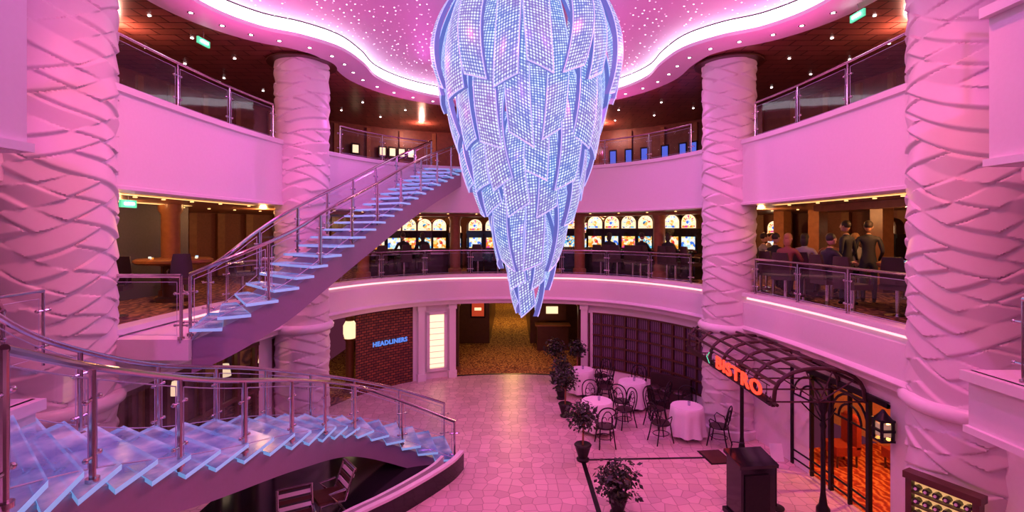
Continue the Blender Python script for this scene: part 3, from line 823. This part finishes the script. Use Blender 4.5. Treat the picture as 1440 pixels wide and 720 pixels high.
seated('seated_woman', 6.05, 11.0, 2.2, shirt_r, blonde, True, .08)
seated('seated_man', 6.3, 12.0, 1.9, shirt_d)
seated('seated_woman', 6.65, 11.35, 2.3, shirt_w, hairm, True)
seated('seated_man', 6.45, 12.9, 1.4, shirt_w)
seated('seated_man', 7.0, 13.7, .6, shirt_w)
seated('seated_woman', 7.35, 11.45, 3.0, shirt_r, blonde, True)
seated('seated_man', 8.6, 12.6, -1.5, shirt_r)
seated('seated_woman', 8.0, 11.5, 3.5, shirt_w, blonde, True)
seated('seated_man', 6.4, 10.1, 1.7, shirt_d)
for b, ty in ((856, 0), (901, 1), (938, 0), (568, 1), (595, 0)):
    q, a = on(b, 1.3, L2); seated('seated_man' if ty else 'seated_woman', q[0], q[1], a-math.pi/2+math.pi, shirt_d, hairm, not ty)

# ------------------------------------------------------------------ chandelier
def chandelier(cx, cy):
    mb = MB('crystal_chandelier')
    tiers = [(9.38, 7.30, 1.05, 1.68, 1.54, 19, .40), (8.9, 6.40, .95, 1.40, 1.20, 15, .39), (7.9, 5.72, .8, 1.18, .98, 12, .38), (7.0, 5.18, .62, .95, .78, 10, .36),
             (6.3, 4.40, .42, .70, .52, 8, .32), (5.5, 4.00, .24, .46, .32, 6, .28), (5.0, 3.48, .06, .24, .15, 4, .25)]
    for ti, (zt, zb, r0, r1, r2, n, w) in enumerate(tiers):
        for k in range(n):
            ph = 2*math.pi*(k+(.5 if ti % 2 else 0)+random.uniform(-.08, .08))/n-math.pi/2+.1
            er = Vector((math.cos(ph), math.sin(ph), 0)); et = Vector((-math.sin(ph), math.cos(ph), 0))
            dzb = random.uniform(-.14, .14); sl = random.choice((-1, 1, 1))*random.uniform(.12, .26); tw = random.uniform(-.08, .08)
            R_, C_ = 18, 5; rows = []; inn = []; uo = random.uniform(0, 5)
            L = zt-zb; rj = (k % 2)*.12-.03+random.uniform(-.02, .02)
            yaw = random.uniform(-.22, .22)
            for i in range(R_+1):
                t = i/R_; r = ((1-t)**2*r0+2*t*(1-t)*(r1*1.55-.275*(r0+r2))+t*t*r2)+rj*math.sin(t*math.pi*.8+.3)
                row = []; ro = []
                for j in range(C_):
                    u = (j/(C_-1)-.5)
                    z = zt-(L+dzb)*t + sl*u*t
                    bow = .03*math.cos(u*math.pi)
                    off = et*(u*w+tw*math.sin(t*math.pi))
                    p = Vector((cx, cy, z))+er*(r+bow+yaw*u*w)+off
                    row.append(p); ro.append(p-er*.08)
                rows.append(row); inn.append(ro)
            uvf = lambda i, j: (uo+(j/(C_-1)-.5)*w, i/R_*L)
            mb.grid(rows, crystal, uvf)
            mb.grid(inn, crystal, uvf)
            for j in (0, C_-1): mb.grid([[r[j] for r in rows], [r[j] for r in inn]], ribm)
            mb.grid([rows[-1], inn[-1]], ribm)
            for j in (0, C_-1): mb.tube([r[j]+er*.004 for r in rows], .009, ribl, 5)
            mb.tube([p+er*.004 for p in rows[-1]], .012, ribl, 5)
    mb.lathe((cx, cy, 0), [(.03, 3.9), (.12, 4.4), (.22, 5.2), (.4, 6.2), (.6, 7.4), (.75, 9.0), (.75, 9.4)], corem, 24)
    mb.lathe((cx, cy, 0), [(1.1, 9.34), (1.1, 9.42)], chrome, 40)
    mb.obj(ang=60)
chandelier(.28, 9.0)

# ------------------------------------------------------------------ bistro
def bistro_table(x, y):
    mb = MB('round_dining_table')
    w = lambda an, i: (.0, .0, .02, .05, .09)[min(i, 4)]*math.sin(an*9)
    mb.lathe((x, y, 0), [(.36, .755), (.38, .74), (.39, .6), (.41, .35), (.45, .12)][::-1], cloth, 90, wav=lambda an, i: w(an, 4-i))
    mb.lathe((x, y, 0), [(.365, .75), (.36, .765), (.01, .768)], cloth, 60)
    mb.lathe((x, y, 0), [(.2, 0), (.2, .03), (.04, .06), (.04, .7)], blackm, 16)
    mb.lathe((x+.05, y, 0), [(.03, .768), (.03, .8), (.035, .86)], wglass, 12)
    mb.obj(ang=60)
def bistro_chair():
    mb = MB('bistro_chair'); b = blackm
    mb.lathe((0, 0, 0), [(.2, .43), (.215, .445), (.2, .47), (.01, .475)], leather, 24)
    mb.tube([(.205*math.cos(t), .205*math.sin(t), .44) for t in np.linspace(0, 2*math.pi, 24, endpoint=False)], .014, b, 6, closed=True)
    for sx in (-1, 1):
        mb.tube([(sx*.15, -.15, .44), (sx*.17, -.18, .2), (sx*.19, -.22, 0)], .015, b, 6)
        mb.tube([(sx*.15, .15, .44), (sx*.17, .19, .2), (sx*.19, .24, 0)], .015, b, 6)
        mb.tube([(sx*.19, .12, .44), (sx*.25, .05, .6), (sx*.25, -.12, .66), (sx*.2, -.16, .6), (sx*.19, -.12, .46)], .013, b, 6)
    hoop = [(-.19, .15, .44), (-.215, .2, .65), (-.2, .235, .82), (-.12, .25, .92), (0, .255, .95), (.12, .25, .92), (.2, .235, .82), (.215, .2, .65), (.19, .15, .44)]
    mb.tube([tuple(q) for q in catmull(hoop, 5, False)], .015, b, 6)
    ih = [(-.11, .17, .48), (-.125, .215, .68), (-.06, .24, .83), (0, .245, .86), (.06, .24, .83), (.125, .215, .68), (.11, .17, .48)]
    mb.tube([tuple(q) for q in catmull(ih, 5, False)], .011, b, 6)
    for sx in (-1, 1): mb.tube([(sx*.02+sx*.05*(1-math.cos(t)), .225, .66+.07*math.sin(t)) for t in np.linspace(0, 5.5, 14)], .009, b, 5)
    mb.tube([(.17*math.cos(t), .19*math.sin(t), .2) for t in np.linspace(0, 2*math.pi, 20, endpoint=False)], .009, b, 5, closed=True)
    return mb.obj(loc=(0, 0, 0))
tabs = [(4.2, 11.95), (3.36, 13.9), (2.1, 12.3), (2.1, 15.1)]
for x, y in tabs: bistro_table(x, y)
bc = bistro_chair(); used = False
for x, y, tx, ty in ((3.5, 11.7, 4.2, 11.95), (4.78, 11.5, 4.2, 11.95), (4.45, 12.65, 4.2, 11.95), (3.65, 12.65, 4.2, 11.95), (2.9, 13.2, 3.36, 13.9), (4.0, 13.4, 3.36, 13.9), (2.7, 14.35, 3.36, 13.9), (3.7, 14.65, 3.36, 13.9),
                     (2.15, 11.5, 2.1, 12.3), (2.85, 12.6, 2.1, 12.3), (2.75, 15.5, 2.1, 15.1), (2.75, 14.75, 2.1, 15.1), (2.1, 13.15, 2.1, 12.3)):
    r = math.atan2(y-ty, x-tx)-math.pi/2
    if not used: bc.location = (x, y, 0); bc.rotation_euler[2] = r; used = True
    else: inst(bc, (x, y, 0), r)
def plant(x, y, h, r, n=420):
    mb = MB('potted_ficus')
    mb.lathe((x, y, 0), [(.13, 0), (.14, .04), (.1, .07), (.17, .3), (.19, .34), (.17, .36), (.02, .33)], blackm, 20)
    mb.cyl((x, y, .3), (x+.02, y, h), .022, medwood, n=8)
    for k in range(6):
        a = k*1.05; mb.tube([(x, y, h*.7), (x+r*.4*math.cos(a), y+r*.4*math.sin(a), h+.05*k/3), (x+r*.75*math.cos(a), y+r*.75*math.sin(a), h+.1)], [.012, .008, .004], medwood, 5)
    for _ in range(n):
        d = Vector((random.gauss(0, 1), random.gauss(0, 1), random.gauss(0, 1))).normalized()*r*random.uniform(.25, 1.08)
        c = Vector((x, y, h))+Vector((d.x, d.y, d.z*.9)); L_ = random.uniform(.07, .13)
        a = Vector((random.uniform(-1, 1), random.uniform(-1, 1), random.uniform(-.8, .4))).normalized(); b = a.cross(Vector((random.uniform(-1, 1), random.uniform(-1, 1), 1))).normalized()
        mb.add([c, c+a*L_*.5+b*L_*.28, c+a*L_, c+a*L_*.5-b*L_*.28], [(0, 1, 2, 3)], leaf)
    mb.obj(False)
plant(1.53, 10.75, .98, .36, 600); plant(1.42, 13.3, 1.0, .36, 600); plant(1.4, 16.2, 1.15, .36, 600); plant(2.1, 16.1, 1.15, .32, 500); plant(1.85, 8.7, .62, .40, 700); plant(1.45, 14.7, .95, .32, 500)
mb = MB('banquette_sofa')
mb.box((4.4, 14.1, .22), (1.2, .5, .44), leather, rz=-.75); mb.box((4.56, 14.28, .5), (1.2, .14, .6), leather, rz=-.75)
for i in range(3):
    t = (i-1)*.38; mb.ball((4.37+t*math.cos(-.75), 14.05-t*math.sin(.75), .46), (.19, .19, .07), leather)
mb.obj()
mb = MB('entrance_canopy')
X0, X1, Y0, Y1, ZB = 4.52, 6.1, 8.6, 12.75, 2.0
def xend(y):
    return X1 if y < 11.6 else X1-.35*(y-11.6)
def cpt(t, y):
    xe = xend(y); xm = (X0+xe)/2; rx = (xe-X0)/2
    return (xm-rx*math.cos(t), y, ZB+.58*math.sin(t)**.7 if 0 < t < math.pi-.01 else ZB)
ys = np.linspace(Y0, Y1, 7)
for y in ys:
    mb.tube([cpt(t, y) for t in np.linspace(0, math.pi, 14)], .034, bronze, 6)
    mb.tube([(X0, y, ZB), (xend(y), y, ZB)], .016, bronze, 5)
for t in np.linspace(0, math.pi, 9):
    mb.tube([cpt(t, y) for y in list(ys)+[Y1+.1]], .030, bronze, 6)
mb.box((X0, (Y0+Y1)/2, ZB-.04), (.06, Y1-Y0, .1), bronze)
mb.tube([(X0, Y0-.12, ZB-.02), (X0, Y1+.12, ZB-.02)], .03, bronze, 8)
for y in (Y0, Y1):
    for k in range(1, 5):
        t = math.pi*k/5; p_ = cpt(t, y); mb.tube([((X0+xend(y))/2, y, ZB), p_], .012, bronze, 5)
for (x, y) in ((5.08, 11.0), (5.45, 8.72)):
    mb.lathe((x, y, 0), [(.11, 0), (.11, .1), (.07, .16), (.05, .3), (.04, .4), (.04, 1.5), (.06, 1.55), (.04, 1.6), (.04, 1.75), (.07, 1.82), (.09, 1.98)], blackm, 14)
    for sy in (-1, 1):
        mb.tube([(x, y, 1.6), (x, y+sy*.18, 1.75), (x, y+sy*.34, 1.97)], .013, blackm, 5)
        mb.tube([(x, y, 1.6), (x-.15, y, 1.72), (X0 if y > 9 else x-.4, y, 1.97)], .013, blackm, 5)
for i in range(28):
    y = Y0+(Y1-Y0)*i/27; a_ = i*2.1
    mb.tube([(X0-.02, y, ZB+.0), (X0-.03, y+.05, ZB+.08+.03*math.sin(a_)), (X0-.02, y+.1, ZB+.0)], .008, bronze, 4)
mb.obj(ang=50)
text('neon_bistro_sign', 'BISTRO', (X0-.08, 9.85, ZB+.10), (math.pi/2, 0, -math.pi/2), .36, red_em, .015, 1.55)
mb = MB('neon_sign_bracket')
mb.tube([(X0-.07, 11.2, ZB-.06), (X0-.07, 8.6, ZB-.06)], .012, blackm, 5)
mb.tube([(X0-.07, 11.2, ZB+.28), (X0-.07, 8.6, ZB+.28)], .010, blackm, 5)
for y in (8.7, 9.5, 10.3, 11.1): mb.cyl((X0-.07, y, ZB-.06), (X0-.07, y, ZB+.28), .007, blackm); mb.cyl((X0-.07, y, ZB-.02), (X0, y, ZB-.02), .01, blackm)
mb.tube([(X0-.08, 11.2, ZB+.22), (X0-.08, 11.35, ZB+.1), (X0-.08, 11.2, ZB-.02)], .010, green_em, 6)
mb.obj()
mb = MB('door_1')
D0, D1 = 1115, 1222; nd = 2
for i in range(nd*2+1):
    q, a = on(D0+(D1-D0)*i/(nd*2), W, 1.06); mb.box(q, (.07, .07 if i % 2 == 0 else .035, 2.12), blackm, rz=a)
sweep(mb, D0, D1, [(W-.05, 2.06), (W-.05, 2.16), (W+.05, 2.16), (W+.05, 2.06)], blackm, 16, True)
for i in range(nd):
    b0, b1 = D0+(D1-D0)*i/nd, D0+(D1-D0)*(i+1)/nd
    for R_ in (.95, .6):
        pts = []
        for t in np.linspace(0, math.pi, 12):
            bb = (b0+b1)/2-(b1-b0)/2*math.cos(t)*R_; q, a = on(bb, W, 1.5+.5*R_*math.sin(t)); pts.append(q)
        mb.tube(pts, .022, blackm, 6)
    for z in (.12, .3, 1.5):
        mb.tube([on(b0+(b1-b0)*k/6, W, z)[0] for k in range(7)], .02, blackm, 6)
mb.obj(loc=(0, 0, 0))
mb = MB('bistro_interior')
bw = M('bistro_wall_glow', (.55, .14, .05), .5, em=(.9, .22, .05), es=.12, var=.3)  # faint emission puts the warm interior light into the wall colour
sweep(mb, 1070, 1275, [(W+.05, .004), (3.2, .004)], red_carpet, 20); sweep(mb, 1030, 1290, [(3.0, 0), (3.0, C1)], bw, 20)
sweep(mb, 1060, 1290, [(W+.02, C1+.02), (3.2, C1+.02)], darkwood, 20)
for b in range(1080, 1290, 30):
    q, a = on(b, 2.95, 1.45); mb.box(q, (.05, .45, .6), darkwood, rz=a); q, a = on(b, 2.9, 1.45); mb.box(q, (.03, .36, .5), white_em if b % 60 else gold_wave, rz=a)
mb.obj(loc=(0, 0, 0))
for (x, y) in ((7.0, 10.6), (7.5, 9.3), (8.0, 10.2)):
    mb = MB('upholstered_chair'); mb.box((x, y, .35), (.5, .5, .18), redfab); mb.box((x+.22, y, .7), (.1, .5, .6), redfab); mb.ball((x+.22, y, 1.0), (.06, .25, .1), redfab)
    for dx_ in (-.2, .2):
        for dy_ in (-.2, .2): mb.cyl((x+dx_, y+dy_, .005), (x+dx_, y+dy_, .3), .02, darkwood)
    mb.obj()
def rack_glow_mat():
    m, t, b = nt('rack_back_glow')
    b.inputs['Base Color'].default_value = (.05, .02, .01, 1); b.inputs['Emission Color'].default_value = (1, .5, .2, 1); b.inputs['Emission Strength'].default_value = .8  # sheet behind the bottles glows, warm light put into its colour
    return m
rack_glow = rack_glow_mat(); btd = M('bottle_glass', (.02, .03, .015), .1)
def wine(bc_, z0, z1, w, nrow, off=W-.08):
    mb = MB('wine_rack'); q, a = on(bc_, off, (z0+z1)/2); H = z1-z0
    er = Vector((math.cos(a), math.sin(a), 0)); et = Vector((-math.sin(a), math.cos(a), 0)); c = Vector(q)
    mb.box(c+er*.05, (.04, w, H), rack_glow, rz=a)
    for s_ in (-1, 1):
        mb.box(c+et*s_*w/2, (.16, .07, H+.1), darkwood, rz=a); mb.box(c+Vector((0, 0, s_*H/2)), (.16, w+.1, .08), darkwood, rz=a)
    for i in range(nrow):
        z = z0+H*(i+.5)/nrow; p_ = Vector((c.x, c.y, z)); mb.box(p_+Vector((0, 0, -H/nrow*.45)), (.1, w, .018), darkwood, rz=a)
        K = 5
        for k in range(K):
            m_ = p_+et*w*((k+.5)/K-.5)*.9; mb.cyl(m_+er*.04, m_-er*.07, .045, btd, n=8); mb.cyl(m_-er*.05, m_-er*.09, .018, cloth, n=6)
    mb.obj()
wine(1013, .15, 1.95, .72, 9, W-.1)
mb = MB('wine_cabinet')
a = math.atan2(6.55-6.9, 5.72-6.42)
cN = Vector((math.cos(a), math.sin(a), 0)); cT = Vector((-cN.y, cN.x, 0)); c0 = Vector((6.42, 6.9, 0))+cN*.88
for s_ in (-1, 1): mb.box(c0+cT*s_*.36+Vector((0, 0, .86)), (.14, .07, 1.5), darkwood, rz=a)
mb.box(c0+Vector((0, 0, 1.62)), (.18, .84, .09), darkwood, rz=a); mb.box(c0+Vector((0, 0, .1)), (.18, .84, .2), darkwood, rz=a)
mb.box(c0-cN*.04+Vector((0, 0, .88)), (.03, .7, 1.4), rack_glow, rz=a)
for i in range(8):
    z = .26+i*.17; mb.box(c0+Vector((0, 0, z-.05)), (.12, .7, .015), darkwood, rz=a)
    for k in range(6):
        p_ = c0+cT*((k+.5)/6-.5)*.66+Vector((0, 0, z+.02)); mb.cyl(p_-cN*.03, p_+cN*.06, .042, btd, n=8); mb.cyl(p_+cN*.05, p_+cN*.085, .018, cloth, n=6)
mb.obj()
mb = MB('wall_lantern'); q, a = on(1242, W-.16, 1.75)
x, y, z = q
mb.box((x, y, z), (.15, .15, .2), M('lantern_glass', (.3, .2, .15), .2, em=(1, .5, .35), es=.3), rz=a)
for dx_, dy_ in ((-.09, -.09), (.09, -.09), (-.09, .09), (.09, .09)):
    c_, s_ = math.cos(a), math.sin(a); mb.box((x+dx_*c_-dy_*s_, y+dx_*s_+dy_*c_, z), (.035, .035, .34), blackm, rz=a)
for zz in (-.16, .16, 0): mb.box((x, y, z+zz), (.23, .23, .035), blackm, rz=a)
mb.lathe((x, y, z), [(.15, .16), (.06, .26), (.02, .32)], blackm, 8); mb.box((x+.12*math.cos(a), y+.12*math.sin(a), z), (.1, .06, .08), blackm, rz=a)
mb.obj()
mb = MB('host_podium'); c = (4.12, 8.6)
mb.box((c[0], c[1], .5), (.62, .45, 1.0), blackgl, rz=.12); mb.box((c[0], c[1], .04), (.72, .55, .08), blackm, rz=.12); mb.box((c[0], c[1], 1.03), (.7, .52, .06), blackgl, M4=Matrix.Rotation(.12, 3, 'Z') @ Matrix.Rotation(.18, 3, 'X'))
mb.box((c[0], c[1]-.24, .5), (.44, .03, .7), blackm, rz=.12); mb.tube([(c[0]-.25, c[1]+.2, 1.1), (c[0]-.25, c[1]+.15, 1.25), (c[0]-.1, c[1], 1.28)], .01, blackm, 6)
mb.obj()
mb = MB('menu_stand'); mb.lathe((4.72, 8.9, 0), [(.14, 0), (.14, .02), (.015, .04), (.015, .95)], blackm, 14); mb.box((4.72, 8.88, 1.0), (.22, .02, .30), cloth, M4=Matrix.Rotation(-.3, 3, 'X')); mb.obj()
mb = MB('door_mat'); mb.box((4.45, 10.9, .009), (.45, .6, .018), darkwood, rz=.1); mb.box((4.45, 10.9, .004), (.52, .67, .008), blackm, rz=.1); mb.obj(False)

# ------------------------------------------------------------------ planter pit by the stair foot
mb = MB('curved_planter_wall')
arcp = [(-1.0, 10.35), (-1.15, 9.9), (-1.5, 9.3), (-2.0, 8.6), (-2.5, 8.0), (-2.9, 7.2), (-3.0, 6.2)]
P_ = catmull(arcp, 8, False)
def off_open(C, d):
    out = []
    for i in range(len(C)):
        t = C[min(i+1, len(C)-1)]-C[max(i-1, 0)]; t = t/np.linalg.norm(t); out.append(C[i]+np.array([t[1], -t[0]])*d)
    return out
Q_ = off_open(P_, .10)
mb.grid([[(x, y, 0) for x, y in P_], [(x, y, .34) for x, y in P_]], blackgl)
mb.grid([[(x, y, .34) for x, y in P_], [(x, y, .39) for x, y in P_], [(x, y, .39) for x, y in Q_], [(x, y, .34) for x, y in Q_]], trimw)
mb.grid([[(x, y, .34) for x, y in Q_], [(x, y, .0) for x, y in Q_]], blackgl)
Q2 = off_open(P_, .45); Q3 = off_open(P_, .52)
mb.grid([[(x, y, .015) for x, y in Q2], [(x, y, .22) for x, y in Q2], [(x, y, .22) for x, y in Q3], [(x, y, .015) for x, y in Q3]], trimw)
mb.grid([[(x, y, .06) for x, y in Q_], [(x, y, .06) for x, y in Q2]], blackgl)
mb.obj(ang=40)
mb = MB('dark_floor_pit')
poly = [(x, y, .012) for x, y in P_]+[(-5.5, 6.2, .012), (-5.5, 11.2, .012), (-2.5, 11.5, .012)]
mb.add(poly, [tuple(range(len(poly)))], blackgl); mb.obj(False)
for (x, y, rz) in ((-3.35, 7.75, .5), (-3.15, 8.6, -.9)):
    mb = MB('lounge_chair')
    for s_ in (-.3, .3):
        mb.tube([(s_, -.3, 0), (s_, -.27, .42), (s_, .2, .4), (s_, .4, .95)], .026, chrome, 8)
        mb.tube([(s_, .34, 0), (s_, .05, .42), (s_, -.1, .6), (s_, .22, .62)], .026, chrome, 8)
    mb.box((0, -.02, .44), (.56, .58, .06), darkwood, M4=Matrix.Rotation(-.1, 3, 'X'))
    for k in range(5): mb.box((0, .24+k*.05, .52+k*.1), (.56, .03, .07), cloth if k in (1, 3) else darkwood, M4=Matrix.Rotation(-.35, 3, 'X'))
    mb.tube([(-.3, .4, .95), (.3, .4, .95)], .026, chrome, 8)
    o = mb.obj(loc=(0, 0, 0)); o.location = (x, y, .012); o.rotation_euler[2] = rz; o.scale = (.85,)*3

# ------------------------------------------------------------------ lights
PINK = (1, .085, .46); ROSE = (1, .14, .26); ORCH = (.90, .13, .84)
def spot(loc, tgt, e, col, size=150, r=.12, name='wash_spot'):
    l = bpy.data.lights.new(name, 'SPOT'); l.energy = e; l.color = col; l.spot_size = math.radians(size); l.spot_blend = .9; l.shadow_soft_size = r
    o = bpy.data.objects.new(name, l); sc.collection.objects.link(o); o.location = loc
    o.rotation_euler = (Vector(tgt)-Vector(loc)).to_track_quat('-Z', 'Y').to_euler(); return o
def pt(loc, e, col, r=.07, name='warm_fill_point'):  # bare warm points added to lift dark interiors, apart from any fixture
    l = bpy.data.lights.new(name, 'POINT'); l.energy = e; l.color = col; l.shadow_soft_size = r
    o = bpy.data.objects.new(name, l); sc.collection.objects.link(o); o.location = loc; return o
for sx in (-1, 1):
    spot((sx*3.4, 5.5, 9.0), (sx*2.5, 9, 2), 640, ROSE, r=.06); spot((sx*4.6, 10.4, 9.0), (-sx*1, 9, 1), 380, PINK, r=.06)
    spot((sx*2.6, 14.6, 9.0), (sx*1, 9, 1), 360, ORCH)
    spot((sx*2.5, .6, 8.8), (sx*2, 12, 3), 540, ORCH, 120, r=.06)
    spot((sx*5.5, 9.5, 7.25), (sx*1.5, 9, 12), 190, PINK, 150); spot((sx*3.0, 15.6, 7.25), (sx*1, 11, 12), 140, PINK, 150)  # unseen uplights added on the upper ledge to turn the ceiling pink
    spot((sx*4.4, 3.0, 7.25), (sx*1.5, 7, 12), 140, PINK, 150)  # another added ledge uplight for the ceiling, nearer the viewer
    pt((sx*7.9, 9.9, 5.42), 75 if sx > 0 else 55, (1, .45, .16)); pt((sx*7.0, 14.0, 5.42), 100, (1, .45, .16))
    pt((sx*3.5, 19.0, 5.42), 130, (1, .45, .16)); pt((sx*8, 10, 8.9), 75, (1, .38, .28)); pt((sx*3.5, 19.3, 8.95), 75, (1, .38, .28))
pt((0, 19.3, 2.35), 60, (1, .5, .15)); pt((0, 27, 2.35), 150, (1, .55, .15)); pt((0, 33, 2.35), 120, (1, .55, .15))
pt((7.3, 9.6, 2.3), 160, (1, .36, .08)); pt((-7.3, 9.5, 2.3), 45, (1, .5, .2)); pt((-4.9, 16.2, 2.3), 30, (1, .6, .3))
pt((-3.0, 14.3, 2.3), 14, (1, .45, .2), .05)
w = bpy.data.worlds.new('world'); sc.world = w; w.use_nodes = True
bg = w.node_tree.nodes['Background']; bg.inputs[0].default_value = (1, .18, .42, 1); bg.inputs[1].default_value = .08

# ------------------------------------------------------------------ camera
cam = bpy.data.cameras.new('camera'); co = bpy.data.objects.new('camera', cam); sc.collection.objects.link(co)
co.location = (0, 0, EYE); co.rotation_euler = (math.pi/2, 0, 0); cam.sensor_width = 36; cam.lens = 17.5; cam.shift_y = -35/1440
cam.clip_start = .05; cam.clip_end = 200
sc.camera = co
